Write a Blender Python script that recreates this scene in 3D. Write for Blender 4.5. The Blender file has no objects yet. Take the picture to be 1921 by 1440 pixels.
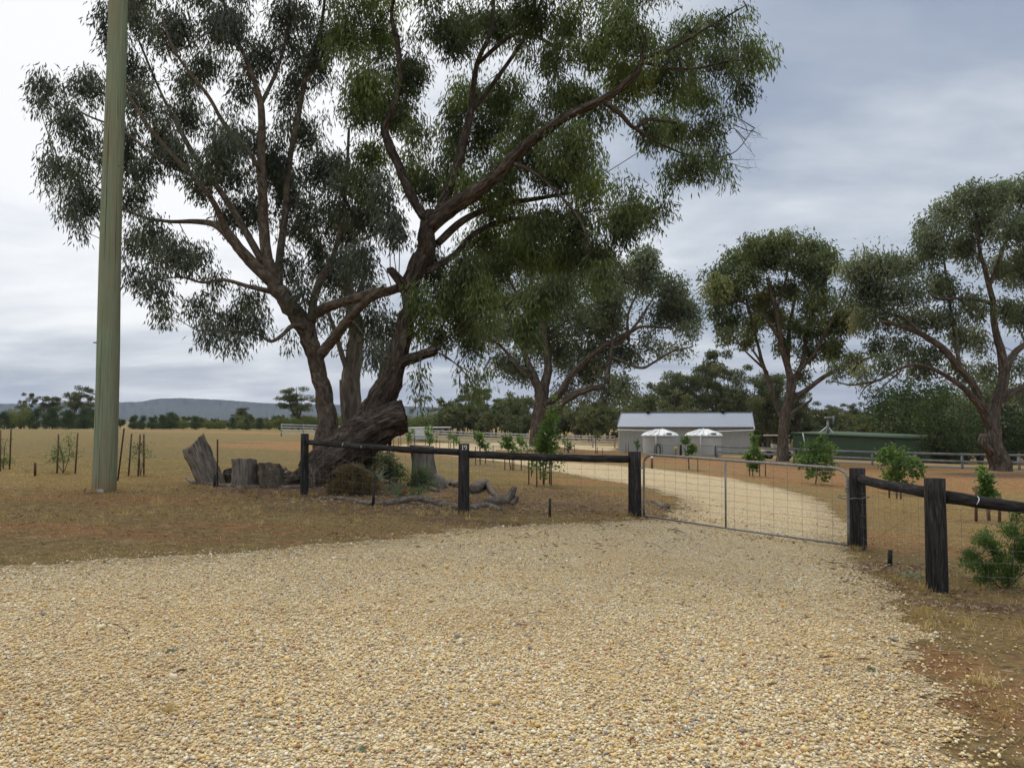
import bpy, math
import numpy as np
R = math.radians
S = bpy.context.scene
COL = S.collection
# ---------------------------------------------------------------- camera
F, CX, CY, CAMZ = 1494.0, 960.5, 720.0, 1.6
PITCH = math.atan(70 / F)
cam = bpy.data.cameras.new('camera')
cam.lens, cam.sensor_width, cam.clip_start, cam.clip_end = 28.0, 36.0, 0.05, 20000
camo = bpy.data.objects.new('camera', cam)
COL.objects.link(camo)
camo.location = (0, 0, CAMZ)
camo.rotation_euler = (R(90) + PITCH, 0, 0)
S.camera = camo
# ---------------------------------------------------------------- exposure
S.view_settings.view_transform = 'Standard'
S.view_settings.look = 'None'
S.view_settings.gamma = 1
S.view_settings.exposure = 0.12
# ---------------------------------------------------------------- node helper
class NT:
    def __init__(s, tree):
        s.t = tree
    def n(s, typ, ins=None, **kw):
        nd = s.t.nodes.new(typ)
        for k, v in kw.items():
            setattr(nd, k, v)
        for k, v in (ins or {}).items():
            sk = nd.inputs[k]
            if isinstance(v, bpy.types.NodeSocket):
                s.t.links.new(v, sk)
            else:
                sk.default_value = v
        return nd
    def math(s, op, a, b=0.0, c=0.0, clamp=False):
        nd = s.n('ShaderNodeMath', {0: a, 1: b, 2: c}, operation=op)
        nd.use_clamp = clamp
        return nd.outputs[0]
    def noise(s, vec, scale, detail=4, rough=0.55, dist=0.0):
        return s.n('ShaderNodeTexNoise', {'Vector': vec, 'Scale': scale, 'Detail': detail, 'Roughness': rough, 'Distortion': dist}).outputs[0]
    def ramp(s, fac, stops, mode='LINEAR'):
        nd = s.n('ShaderNodeValToRGB', {0: fac})
        r = nd.color_ramp
        r.interpolation = mode
        while len(r.elements) < len(stops):
            r.elements.new(0.5)
        for e, (p, c) in zip(r.elements, stops):
            e.position = p
            e.color = (c, c, c, 1) if isinstance(c, (int, float)) else (*c, 1)
        return nd.outputs[0]
    def mix(s, fac, a, b, mode='MIX'):
        nd = s.n('ShaderNodeMix', {0: fac}, data_type='RGBA', blend_type=mode)
        for i, v in ((6, a), (7, b)):
            if isinstance(v, bpy.types.NodeSocket):
                s.t.links.new(v, nd.inputs[i])
            else:
                nd.inputs[i].default_value = (*v, 1)
        return nd.outputs[2]
    def map(s, vec, scale=(1, 1, 1), loc=(0, 0, 0), rot=(0, 0, 0)):
        return s.n('ShaderNodeMapping', {'Vector': vec, 'Scale': scale, 'Location': loc, 'Rotation': rot}).outputs[0]
# ---------------------------------------------------------------- world: overcast sky
SUN_EL, SUN_AZ = R(52), R(-12)      # azimuth measured from +Y towards +X
W = bpy.data.worlds.new('World')
S.world = W
W.use_nodes = True
wt = NT(W.node_tree)
W.node_tree.nodes.clear()
sky = wt.n('ShaderNodeTexSky', sky_type='NISHITA', sun_disc=False)
sky.sun_elevation, sky.sun_rotation = SUN_EL, SUN_AZ
sky.air_density, sky.dust_density = 1.0, 2.0
tc = wt.n('ShaderNodeTexCoord').outputs['Generated']
sep = wt.n('ShaderNodeSeparateXYZ', {0: tc})
zz = wt.math('ADD', wt.math('MAXIMUM', sep.outputs[2], 0.0), 0.16)
cv = wt.n('ShaderNodeCombineXYZ', {0: wt.math('DIVIDE', sep.outputs[0], zz), 1: wt.math('DIVIDE', sep.outputs[1], zz), 2: 0.0}).outputs[0]
n1 = wt.noise(wt.map(cv, (0.50, 0.62, 1), (3.1, 7.7, 0), (0, 0, R(24))), 1.0, 5, 0.5, 0.3)
n2 = wt.noise(wt.map(cv, (0.95, 1.4, 1), (1.1, 2.7, 0), (0, 0, R(30))), 1.1, 7, 0.55, 0.3)
# broad brightness: bright to the upper left where the sun sits behind the cloud, greyer to the right and low down
sd = (math.sin(SUN_AZ - 0.12) * math.cos(R(30)), math.cos(SUN_AZ - 0.12) * math.cos(R(30)), math.sin(R(30)))
dt = wt.n('ShaderNodeVectorMath', {0: tc, 1: sd}, operation='DOT_PRODUCT').outputs['Value']
glow = wt.n('ShaderNodeMapRange', {0: dt, 1: 0.80, 2: 1.0, 3: 0.0, 4: 1.0}, interpolation_type='SMOOTHSTEP').outputs[0]
left = wt.n('ShaderNodeMapRange', {0: sep.outputs[0], 1: 0.25, 2: -0.55, 3: 0.0, 4: 1.0}).outputs[0]
high = wt.n('ShaderNodeMapRange', {0: sep.outputs[2], 1: 0.02, 2: 0.42, 3: 0.0, 4: 1.0}).outputs[0]
b = wt.math('ADD', wt.math('MULTIPLY', n1, 0.95), wt.math('MULTIPLY', n2, 1.15))
b = wt.math('SUBTRACT', b, 0.66)
b = wt.math('ADD', b, wt.math('MULTIPLY', glow, 0.40))
b = wt.math('ADD', b, wt.math('MULTIPLY', wt.math('MULTIPLY', left, high), 0.34))
cc = wt.ramp(b, [(0.18, (0.28, 0.34, 0.45)), (0.36, (0.375, 0.43, 0.52)), (0.54, (0.56, 0.605, 0.665)), (0.72, (0.79, 0.82, 0.86)), (0.90, (0.95, 0.955, 0.96))])
zen = wt.n('ShaderNodeMapRange', {0: sep.outputs[2], 1: 0.45, 2: 0.95, 3: 1.0, 4: 2.1}).outputs[0]
bgc = wt.n('ShaderNodeBackground', {0: cc, 1: zen}).outputs[0]
bgs = wt.n('ShaderNodeBackground', {0: sky.outputs[0], 1: 0.10}).outputs[0]
mx = wt.n('ShaderNodeMixShader', {0: 0.9, 1: bgs, 2: bgc}).outputs[0]
wt.n('ShaderNodeOutputWorld', {0: mx})
# ---------------------------------------------------------------- sun behind the cloud
sl = bpy.data.lights.new('sun', 'SUN')
sl.energy, sl.angle, sl.color = 1.5, R(14), (1.0, 0.93, 0.80)
so = bpy.data.objects.new('sun', sl)
COL.objects.link(so)
so.rotation_euler = (R(90) - SUN_EL, 0, math.pi - SUN_AZ)
so.location = (0, 0, 60)
# ---------------------------------------------------------------- geometry helpers
def P(px, py, d):
    """world point seen at photo pixel (px, py) at forward distance d"""
    u, v = (px - CX) / F, (CY - py) / F
    c, s = math.cos(PITCH), math.sin(PITCH)
    k = d / (c - v * s)
    return np.array([u * k, d, CAMZ + (s + v * c) * k])
def PV(a):
    a = np.asarray(a, float)
    u, v, d = (a[:, 0] - CX) / F, (CY - a[:, 1]) / F, a[:, 2]
    c, s = math.cos(PITCH), math.sin(PITCH)
    k = d / (c - v * s)
    return np.stack([u * k, d, CAMZ + (s + v * c) * k], 1)
def unit(a):
    return a / (np.linalg.norm(a, axis=-1, keepdims=True) + 1e-9)
class MB:
    """collects verts and faces; build() links them as one mesh object"""
    def __init__(s):
        s.V, s.Q, s.T, s.A, s.n, s.B, s.hb = [], [], [], [], 0, [], False
    def add(s, v, q=None, t=None, a=None, b=None):
        v = np.asarray(v, float).reshape(-1, 3)
        if q is not None and len(q):
            s.Q.append(np.asarray(q, int).reshape(-1, 4) + s.n)
        if t is not None and len(t):
            s.T.append(np.asarray(t, int).reshape(-1, 3) + s.n)
        s.V.append(v)
        s.A.append(np.full(len(v), 0.5) if a is None else np.broadcast_to(a, (len(v),)))
        s.B.append(v if b is None else b)
        s.n += len(v)
        return s
    def tube(s, pts, rad, sides=8, cap=True, rough=0.0, seed=0, a=None):
        pts = np.asarray(pts, float)
        n = len(pts)
        rad = np.broadcast_to(np.asarray(rad, float), (n,))
        tan = np.gradient(pts, axis=0)
        tan = unit(tan)
        ref = np.array([0, 0, 1.0]) if abs(tan[0, 2]) < 0.9 else np.array([1.0, 0, 0])
        U = np.zeros((n, 3)); Vv = np.zeros((n, 3))
        u = ref - tan[0] * ref.dot(tan[0]); u /= np.linalg.norm(u)
        for i in range(n):
            u = u - tan[i] * u.dot(tan[i]); u /= np.linalg.norm(u) + 1e-9
            U[i] = u; Vv[i] = np.cross(tan[i], u)
        th = np.linspace(0, 2 * math.pi, sides, endpoint=False)
        rr = rad[:, None] * np.ones((1, sides))
        if rough:
            g = np.random.default_rng(seed + n)
            lon = 1 + rough * 0.55 * g.normal(size=sides)
            w = g.normal(size=(n, sides)) * rough * .8
            w[1:-1] = (w[:-2] + w[1:-1] + w[2:]) / 2
            lobe = sum(rough * .45 * g.normal() * np.sin(q_ * th[None] + g.uniform(0, 6.28) + np.linspace(0, g.uniform(-2, 2), n)[:, None]) for q_ in (2, 3, 4, 5))
            rr = rr * lon * (1 + w) * (1 + lobe)
        v = pts[:, None] + U[:, None] * (rr * np.cos(th))[..., None] + Vv[:, None] * (rr * np.sin(th))[..., None]
        i = np.arange(n - 1)[:, None] * sides; j = np.arange(sides)[None]; k = (j + 1) % sides
        q = np.stack([i + j, i + k, i + sides + k, i + sides + j], -1).reshape(-1, 4)
        ln_ = np.concatenate([[0], np.cumsum(np.linalg.norm(np.diff(pts, axis=0), axis=1))])
        bb = np.stack([np.cos(th)[None] * rad[:, None], np.sin(th)[None] * rad[:, None], np.repeat(ln_[:, None], sides, 1)], -1).reshape(-1, 3)
        s.hb = True
        v = v.reshape(-1, 3); t = []
        if cap: bb = np.vstack([bb, [0, 0, 0], [0, 0, ln_[-1]]])
        if cap:
            v = np.vstack([v, pts[0], pts[-1]])
            m = n * sides; jj = np.arange(sides); kk = (jj + 1) % sides
            t = np.vstack([np.stack([kk, jj, np.full(sides, m)], 1), np.stack([(n - 1) * sides + jj, (n - 1) * sides + kk, np.full(sides, m + 1)], 1)])
        return s.add(v, q, t, a, bb)
    def sticks(s, A, B, ra, rb, sides=3):
        A = np.asarray(A, float); B = np.asarray(B, float); n = len(A)
        if not n: return s
        t = unit(B - A)
        ref = np.where(np.abs(t[:, 2:3]) < 0.9, np.array([[0, 0, 1.0]]), np.array([[1.0, 0, 0]]))
        u = unit(np.cross(t, ref)); w = np.cross(t, u)
        th = np.arange(sides) * 2 * math.pi / sides
        ring = u[:, None] * np.cos(th)[None, :, None] + w[:, None] * np.sin(th)[None, :, None]
        ra = np.broadcast_to(ra, (n,))[:, None, None]; rb = np.broadcast_to(rb, (n,))[:, None, None]
        v = np.concatenate([A[:, None] + ring * ra, B[:, None] + ring * rb], 1).reshape(-1, 3)
        base = np.arange(n)[:, None] * 2 * sides; j = np.arange(sides)[None]; k = (j + 1) % sides
        q = np.stack([base + j, base + k, base + sides + k, base + sides + j], -1).reshape(-1, 4)
        return s.add(v, q)
    def box(s, c, size, rz=0.0, rx=0.0, ry=0.0):
        h = np.array(size) / 2
        v = np.array([[x, y, z] for x in (-1, 1) for y in (-1, 1) for z in (-1, 1)]) * h
        for ang, (a, b2) in ((rx, (1, 2)), (ry, (2, 0)), (rz, (0, 1))):
            if ang:
                ca, sa = math.cos(ang), math.sin(ang)
                va = v[:, a] * ca - v[:, b2] * sa; vb = v[:, a] * sa + v[:, b2] * ca
                v[:, a], v[:, b2] = va, vb
        return s.add(v + np.array(c), [[0, 1, 3, 2], [4, 6, 7, 5], [0, 4, 5, 1], [2, 3, 7, 6], [0, 2, 6, 4], [1, 5, 7, 3]])
    def beam(s, a, b2, w, h):
        """box-section bar from a to b2, w across, h high"""
        a = np.array(a, float); b2 = np.array(b2, float); t = unit(b2 - a)
        sd2 = unit(np.cross(t, [0, 0, 1.0])) if abs(t[2]) < 0.99 else np.array([1.0, 0, 0])
        up = np.cross(sd2, t)
        v = [p + sd2 * sx * w / 2 + up * sz * h / 2 for p in (a, b2) for sx, sz in ((-1, -1), (1, -1), (1, 1), (-1, 1))]
        return s.add(v, [[0, 3, 2, 1], [4, 5, 6, 7], [0, 1, 5, 4], [1, 2, 6, 5], [2, 3, 7, 6], [3, 0, 4, 7]])
    def leaves(s, C, D, L, Wd, rng, a=None):
        n = len(C)
        D = unit(D); rnd = unit(rng.normal(size=(n, 3)))
        sd2 = unit(np.cross(D, rnd)); nn = np.cross(sd2, D)
        L = np.broadcast_to(L, (n,))[:, None]; Wd = np.broadcast_to(Wd, (n,))[:, None]
        bend = nn * L * rng.uniform(-.15, .15, (n, 1))
        v = np.stack([C, C + D * L * .42 + sd2 * Wd / 2 + bend, C + D * L, C + D * L * .42 - sd2 * Wd / 2 + bend], 1).reshape(-1, 3)
        at = np.repeat(rng.uniform(0, 1, n) if a is None else a, 4)
        return s.add(v, np.arange(4 * n).reshape(-1, 4), None, at)
    def build(s, name, mat, parent=None, smooth=False, origin=None, local=False):
        V = np.vstack(s.V) if s.V else np.zeros((0, 3))
        o0 = np.zeros(3)
        if not local:
            o0 = np.array(ORG[parent.name]) if parent is not None else (np.array(origin, float) if origin is not None else o0)
        V = (V - o0).astype(np.float32)
        Q = np.vstack(s.Q) if s.Q else np.zeros((0, 4), int)
        T = np.vstack(s.T) if s.T else np.zeros((0, 3), int)
        me = bpy.data.meshes.new(name)
        me.vertices.add(len(V)); me.vertices.foreach_set('co', V.ravel())
        nl = len(Q) * 4 + len(T) * 3
        me.loops.add(nl)
        me.loops.foreach_set('vertex_index', np.concatenate([Q.ravel(), T.ravel()]).astype(np.int32))
        me.polygons.add(len(Q) + len(T))
        me.polygons.foreach_set('loop_start', np.concatenate([np.arange(len(Q)) * 4, len(Q) * 4 + np.arange(len(T)) * 3]).astype(np.int32))
        if smooth:
            me.polygons.foreach_set('use_smooth', np.ones(len(Q) + len(T), bool))
        at = me.attributes.new('tint', 'FLOAT', 'POINT')
        at.data.foreach_set('value', np.concatenate(s.A).astype(np.float32))
        if s.hb:
            ab = me.attributes.new('barkpos', 'FLOAT_VECTOR', 'POINT')
            ab.data.foreach_set('vector', np.vstack(s.B).astype(np.float32).ravel())
        me.update(calc_edges=True)
        me.materials.append(mat)
        ob = bpy.data.objects.new(name, me)
        COL.objects.link(ob)
        ORG[ob.name] = tuple(o0)
        if parent is not None:
            ob.parent = parent
            if not local and parent.parent is None and parent.type == 'MESH':
                pass
        elif origin is not None:
            ob.location = tuple(origin)
        return ob
ORG = {}
def tag(o, label=None, cat=None, group=None, kind=None):
    for k, v in (('label', label), ('category', cat), ('group', group), ('kind', kind)):
        if v: o[k] = v
    return o
def thing(name, label, cat, loc, group=None):
    o = bpy.data.objects.new(name, None)
    COL.objects.link(o)
    o.location = tuple(float(c) for c in loc)
    o.empty_display_size = 0.2
    ORG[o.name] = tuple(float(c) for c in loc)
    return tag(o, label, cat, group)
def copy_tree(o, parent=None):
    c = o.copy(); COL.objects.link(c); c.parent = parent
    for ch in list(o.children):
        copy_tree(ch, c)
    return c
def smooth_line(pts, k=4):
    pts = np.asarray(pts, float)
    if len(pts) < 3: 
        t = np.linspace(0, 1, k + 1)[:, None]
        return pts[0] * (1 - t) + pts[-1] * t
    p = np.vstack([2 * pts[0] - pts[1], pts, 2 * pts[-1] - pts[-2]])
    out = []
    for i in range(1, len(p) - 2):
        for t in np.linspace(0, 1, k, endpoint=False):
            a, b2, c, d = p[i - 1], p[i], p[i + 1], p[i + 2]
            out.append(0.5 * (2 * b2 + (c - a) * t + (2 * a - 5 * b2 + 4 * c - d) * t * t + (3 * b2 - a - 3 * c + d) * t ** 3))
    out.append(pts[-1])
    return np.array(out)
# ---------------------------------------------------------------- terrain
CP = [(-200, 1440, 3.68), (960, 1440, 3.68), (2100, 1440, 3.68), (960, 1200, 6.0), (0, 1065, 8.4), (1920, 1150, 8.1), (1758, 1105, 9.0), (1610, 1030, 12.3),
      (1192, 968, 15.4), (870, 965, 14.0), (570, 928, 16.2), (195, 920, 15.6), (620, 905, 18.0), (380, 905, 18.8), (0, 893, 19.6), (0, 1000, 10.5), (245, 892, 21),
      (1400, 900, 29.9), (1050, 880, 35), (800, 860, 38), (700, 850, 40), (1690, 925, 27.7), (1530, 910, 30.5), (1415, 893, 34.8), (1295, 880, 39), (1850, 975, 17.8),
      (1020, 915, 22), (950, 880, 32), (900, 870, 35.5), (1223, 879, 37.8), (1921, 1000, 14.9), (200, 840, 38.8), (400, 820, 70), (0, 806, 112), (530, 818, 85),
      (860, 832, 85), (1150, 841, 86), (1160, 850, 80), (1412, 853, 77), (1320, 855, 71), (1010, 838, 65), (1470, 865, 54), (1880, 883, 42), (1600, 861, 80), (1921, 905, 30), (420, 807, 115)]
cpw = [tuple(P(*c)) for c in CP] + [(0, 0, 0), (0, -30, 0), (-60, -20, .3), (60, -20, -.5), (-150, 150, .3), (150, 150, -3.2), (-80, 40, .5), (80, 40, -1.4), (0, 160, -.6), (-40, 0, .3), (40, 0, -.7), (70, 90, -2.4)]
cpw = np.array(cpw)
def tps(r2): return np.where(r2 > 0, 0.5 * r2 * np.log(r2 + 1e-12), 0)
_n = len(cpw); _xy = cpw[:, :2] / 50
_K = tps(((_xy[:, None] - _xy[None]) ** 2).sum(-1)) + np.eye(_n) * 2e-4
_Pm = np.hstack([np.ones((_n, 1)), _xy])
_A = np.block([[_K, _Pm], [_Pm.T, np.zeros((3, 3))]])
_w = np.linalg.solve(_A, np.concatenate([cpw[:, 2], np.zeros(3)]))
def G(x, y):
    x = np.atleast_1d(np.asarray(x, float)); y = np.atleast_1d(np.asarray(y, float))
    r = np.hypot(x, y); sc = np.minimum(1, 170 / np.maximum(r, 1e-6))
    xs, ys = x * sc / 50, y * sc / 50
    z = np.zeros_like(xs)
    for i0 in range(0, len(xs), 20000):
        sl_ = slice(i0, i0 + 20000)
        r2 = (xs[sl_, None] - _xy[None, :, 0]) ** 2 + (ys[sl_, None] - _xy[None, :, 1]) ** 2
        z[sl_] = tps(r2) @ _w[:_n] + _w[_n] + xs[sl_] * _w[_n + 1] + ys[sl_] * _w[_n + 2]
    f = np.clip((r - 150) / 150, 0, 1); f = f * f * (3 - 2 * f)
    z = z * (1 - f) + (-1.3) * f
    z = z + 0.015 * np.sin(x * 1.7 + np.sin(y * 1.1)) * np.sin(y * 1.3) * np.clip(r / 10, 0, 1)
    return z
def g1(x, y): return float(G(x, y)[0])
def at(px, py):
    """ground point seen at the photo pixel"""
    ds = np.concatenate([np.arange(2, 40, .05), np.arange(40, 170, .25)])
    p = PV(np.stack([np.full(len(ds), px), np.full(len(ds), py), ds], 1))
    h = p[:, 2] - G(p[:, 0], p[:, 1])
    i = np.argmax(h < 0)
    if h[i] >= 0: i = int(np.argmin(np.abs(h)))
    q = p[i].copy(); q[2] = g1(q[0], q[1])
    return q
def gp(x, y): return np.array([x, y, g1(x, y)])
def inpoly(x, y, poly):
    ins = np.zeros(len(x), bool); n = len(poly); j = n - 1
    for i in range(n):
        xi, yi = poly[i]; xj, yj = poly[j]
        c = ((yi > y) != (yj > y)) & (x < (xj - xi) * (y - yi) / (yj - yi + 1e-12) + xi)
        ins ^= c; j = i
    return ins
# ---------------------------------------------------------------- materials
def newmat(name):
    m = bpy.data.materials.new(name); m.use_nodes = True
    m.node_tree.nodes.clear()
    return m, NT(m.node_tree)
def fin(t, col, rough=0.8, bump=None, bstr=0.5, bdist=0.02, metal=0.0, spec=0.3):
    ins = {'Base Color': col if isinstance(col, bpy.types.NodeSocket) else (*col, 1), 'Roughness': rough, 'Metallic': metal, 'Specular IOR Level': spec}
    if bump is not None:
        ins['Normal'] = t.n('ShaderNodeBump', {'Height': bump, 'Strength': bstr, 'Distance': bdist}).outputs[0]
    pr = t.n('ShaderNodeBsdfPrincipled', ins)
    t.n('ShaderNodeOutputMaterial', {0: pr.outputs[0]})
def m_plain(name, c, rough=0.6, var=0.15, scale=6.0, metal=0.0, stretch=(1, 1, 1), bump=0.2, spec=0.3):
    m, t = newmat(name)
    oc = t.n('ShaderNodeTexCoord').outputs['Object']
    nz = t.noise(t.map(oc, stretch), scale, 5)
    c2 = tuple(x * (1 - var * 2) for x in c); c3 = tuple(min(1, x * (1 + var)) for x in c)
    fin(t, t.ramp(nz, [(0.3, c2), (0.7, c3)]), rough, nz, bump, 0.01, metal, spec)
    return m
def m_leaf(name, stops, trans=0.25, spec=0.25, rough=0.55):
    m, t = newmat(name)
    a = t.n('ShaderNodeAttribute', attribute_name='tint').outputs['Fac']
    oc = t.n('ShaderNodeTexCoord').outputs['Object']
    big = t.noise(oc, 0.9, 2)
    f = t.math('ADD', t.math('MULTIPLY', a, 0.65), t.math('MULTIPLY', t.math('SUBTRACT', big, 0.32), 0.9), clamp=True)
    c = t.ramp(f, stops)
    pr = t.n('ShaderNodeBsdfPrincipled', {'Base Color': c, 'Roughness': rough, 'Specular IOR Level': spec}).outputs[0]
    tr = t.n('ShaderNodeBsdfTranslucent', {'Color': t.mix(1.0, c, (1.2, 1.3, 0.7), 'MULTIPLY')}).outputs[0]
    t.n('ShaderNodeOutputMaterial', {0: t.n('ShaderNodeMixShader', {0: trans, 1: pr, 2: tr}).outputs[0]})
    return m
def m_bark(name, dark, mid, light, scale=3.0, stretch=(4, 4, 0.8), bd=0.03, patch=None, fs=.85):
    m, t = newmat(name)
    oc = t.n('ShaderNodeTexCoord').outputs['Object']
    bp = t.n('ShaderNodeAttribute', attribute_name='barkpos').outputs['Vector']
    n_ = t.noise(t.map(bp, stretch), scale, 8, 0.68, 0.8)
    fis = t.noise(t.map(bp, (stretch[0] * 2.2, stretch[1] * 2.2, stretch[2] * .9), (3, 1, 5)), scale, 5, 0.6, 1.0)
    big = t.noise(t.map(bp, (1.3, 1.3, .7)), 1.6, 5, 0.6)
    c = t.ramp(n_, [(0.34, dark), (0.50, mid), (0.66, light)])
    c = t.mix(t.ramp(fis, [(0.36, fs), (0.47, 0.0)]), c, dark)
    c = t.mix(t.ramp(big, [(0.45, 0.0), (0.65, 0.65)]), c, patch or tuple(x * .55 for x in mid))
    h = t.math('ADD', n_, t.ramp(fis, [(0.34, 0.0), (0.5, 1.0)]))
    fin(t, c, 0.95, h, 1.0, bd, spec=0.1)
    return m
M = {}
EUC = [(0.0, (0.030, 0.036, 0.024)), (0.35, (0.052, 0.066, 0.038)), (0.65, (0.082, 0.102, 0.050)), (0.9, (0.125, 0.15, 0.065)), (1.0, (0.17, 0.135, 0.085))]
M['leafB'] = m_leaf('gum_leaf_grey_green', [(0.0, (0.045, 0.052, 0.040)), (0.4, (0.078, 0.092, 0.064)), (0.75, (0.125, 0.140, 0.095)), (1.0, (0.20, 0.18, 0.13))], 0.25, 0.4)
M['leafA'] = m_leaf('gum_leaf_green', [(0.0, (0.045, 0.057, 0.028)), (0.35, (0.088, 0.110, 0.044)), (0.65, (0.145, 0.185, 0.060)), (0.92, (0.24, 0.29, 0.08)), (1.0, (0.30, 0.25, 0.11))], 0.35, 0.3)
M['leafM'] = m_leaf('gum_leaf_mid', [(0.0, (0.075, 0.095, 0.060)), (0.4, (0.140, 0.165, 0.098)), (0.75, (0.205, 0.230, 0.130)), (1.0, (0.29, 0.24, 0.14))], 0.3, 0.2)
M['leafO'] = m_leaf('gum_leaf_olive', [(0.0, (0.060, 0.078, 0.036)), (0.4, (0.115, 0.142, 0.058)), (0.75, (0.185, 0.205, 0.078)), (1.0, (0.26, 0.23, 0.10))], 0.3, 0.2)
M['leafF'] = m_leaf('far_gum_leaf', [(0.0, (0.062, 0.076, 0.042)), (0.4, (0.108, 0.124, 0.062)), (0.8, (0.17, 0.166, 0.078)), (1.0, (0.25, 0.19, 0.10))], 0.25, 0.1, 0.8)
M['leafD'] = m_leaf('dark_conifer_leaf', [(0.0, (0.030, 0.050, 0.030)), (0.5, (0.062, 0.095, 0.050)), (1.0, (0.12, 0.155, 0.070))], 0.15, 0.1, 0.8)
M['leafD2'] = m_leaf('dark_green_leaf', [(0.0, (0.030, 0.046, 0.022)), (0.5, (0.062, 0.088, 0.036)), (1.0, (0.13, 0.15, 0.055))], 0.2, 0.1, 0.8)
M['leafY'] = m_leaf('wattle_leaf', [(0.0, (0.085, 0.105, 0.040)), (0.5, (0.155, 0.180, 0.060)), (1.0, (0.25, 0.25, 0.085))], 0.25, 0.1, 0.8)
M['leafG'] = m_leaf('fresh_green_leaf', [(0.0, (0.060, 0.105, 0.028)), (0.5, (0.115, 0.190, 0.048)), (1.0, (0.22, 0.30, 0.085))], 0.35)
M['leafS'] = m_leaf('shrub_leaf', [(0.0, (0.065, 0.105, 0.040)), (0.5, (0.12, 0.185, 0.065)), (1.0, (0.20, 0.25, 0.10))], 0.3)
M['leafBrown'] = m_leaf('brown_heath_leaf', [(0.0, (0.11, 0.08, 0.042)), (0.5, (0.20, 0.15, 0.075)), (1.0, (0.30, 0.22, 0.11))], 0.15, 0.1, 0.9)
M['leafGrey'] = m_leaf('silver_leaf', [(0.0, (0.12, 0.15, 0.10)), (0.5, (0.20, 0.24, 0.16)), (1.0, (0.32, 0.34, 0.24))], 0.2)
M['litter'] = m_leaf('dead_leaf', [(0.0, (0.12, 0.07, 0.045)), (0.4, (0.25, 0.15, 0.09)), (0.75, (0.42, 0.31, 0.20)), (1.0, (0.60, 0.50, 0.38))], 0.1, 0.2, 0.8)
M['grass'] = m_leaf('dry_grass_blade', [(0.0, (0.27, 0.18, 0.080)), (0.5, (0.48, 0.34, 0.155)), (0.88, (0.66, 0.50, 0.26)), (1.0, (0.36, 0.32, 0.14))], 0.25, 0.1, 0.9)
M['flower'] = m_plain('red_petal', (0.45, 0.015, 0.015), 0.5)
M['barkA'] = m_bark('rough_brown_bark', (0.024, 0.018, 0.015), (0.098, 0.075, 0.058), (0.21, 0.17, 0.135), 4.0, (4, 4, 1.1), .018, None, .6)
M['barkB'] = m_bark('grey_brown_bark', (0.045, 0.034, 0.027), (0.145, 0.115, 0.085), (0.26, 0.215, 0.165), 3.0, (3, 3, 1.8), .010, None, .35)
M['barkC'] = m_bark('pale_smooth_bark', (0.10, 0.085, 0.07), (0.23, 0.20, 0.165), (0.33, 0.30, 0.26), 3.0, (3, 3, .7), .008, None, .25)
M['barkM'] = m_bark('far_gum_bark', (0.05, 0.04, 0.03), (0.14, 0.11, 0.085), (0.28, 0.23, 0.18))
M['dead'] = m_bark('weathered_grey_wood', (0.07, 0.057, 0.045), (0.24, 0.205, 0.165), (0.36, 0.315, 0.26), 4.0, (6, 6, 0.7), 0.012, None, .5)
M['log'] = m_bark('bleached_log', (0.07, 0.055, 0.042), (0.19, 0.155, 0.12), (0.31, 0.265, 0.21), 5.0, (3, 3, 2), 0.01, None, .4)
M['cut'] = m_plain('cut_wood_end', (0.23, 0.18, 0.13), 0.9, 0.3, 14)
def m_pole():
    m, t = newmat('treated_pole_timber')
    oc = t.n('ShaderNodeTexCoord').outputs['Object']
    n_ = t.noise(t.map(oc, (30, 30, 1.2)), 1.0, 7, 0.7)
    big = t.noise(t.map(oc, (2.5, 2.5, .5)), 1.0, 5, 0.6)
    crack = t.noise(t.map(oc, (55, 55, .35)), 1.0, 3, 0.5, .3)
    c = t.ramp(n_, [(0.3, (0.165, 0.20, 0.12)), (0.55, (0.24, 0.285, 0.18)), (0.75, (0.34, 0.37, 0.25))])
    c = t.mix(t.ramp(big, [(0.40, 0.0), (0.68, 0.8)]), c, (0.27, 0.225, 0.14))
    c = t.mix(t.ramp(crack, [(0.33, 0.85), (0.40, 0.0)]), c, (0.06, 0.055, 0.035))
    z = t.n('ShaderNodeSeparateXYZ', {0: oc}).outputs[2]
    c = t.mix(t.n('ShaderNodeMapRange', {0: z, 1: 0.30, 2: 0.0, 3: 0.0, 4: 0.6}).outputs[0], c, (0.27, 0.13, 0.055))
    fin(t, c, 0.85, n_, 0.7, 0.012, spec=0.15)
    return m
M['pole'] = m_pole()
M['black'] = m_bark('black_stained_timber', (0.018, 0.016, 0.015), (0.042, 0.038, 0.036), (0.090, 0.083, 0.078), 4.0, (7, 7, 0.9), 0.006, None, .5)
M['galv'] = m_plain('galvanised_steel', (0.25, 0.25, 0.24), 0.5, 0.2, 20, 0.5)
M['wire'] = m_plain('fence_wire', (0.22, 0.22, 0.20), 0.5, 0.2, 20, 0.4)
M['rust'] = m_plain('rusty_picket_steel', (0.10, 0.050, 0.032), 0.8, 0.3, 20)
M['darkmetal'] = m_plain('dark_peg', (0.025, 0.022, 0.022), 0.7, 0.3, 20)
M['stake'] = m_plain('hardwood_stake', (0.16, 0.085, 0.055), 0.8, 0.25, 15, stretch=(6, 6, 1))
M['white'] = m_plain('white_paint', (0.74, 0.75, 0.74), 0.5, 0.06, 4)
M['whitetrim'] = m_plain('cream_pipe', (0.72, 0.70, 0.63), 0.5, 0.05, 4)
M['farrail'] = m_plain('dusty_white_rail', (0.55, 0.56, 0.56), 0.7, 0.1, 4)
M['greyrail'] = m_plain('weathered_rail', (0.26, 0.26, 0.26), 0.7, 0.15, 4)
M['plastic'] = m_plain('tank_poly', (0.50, 0.51, 0.50), 0.45, 0.04, 1.0)
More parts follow.
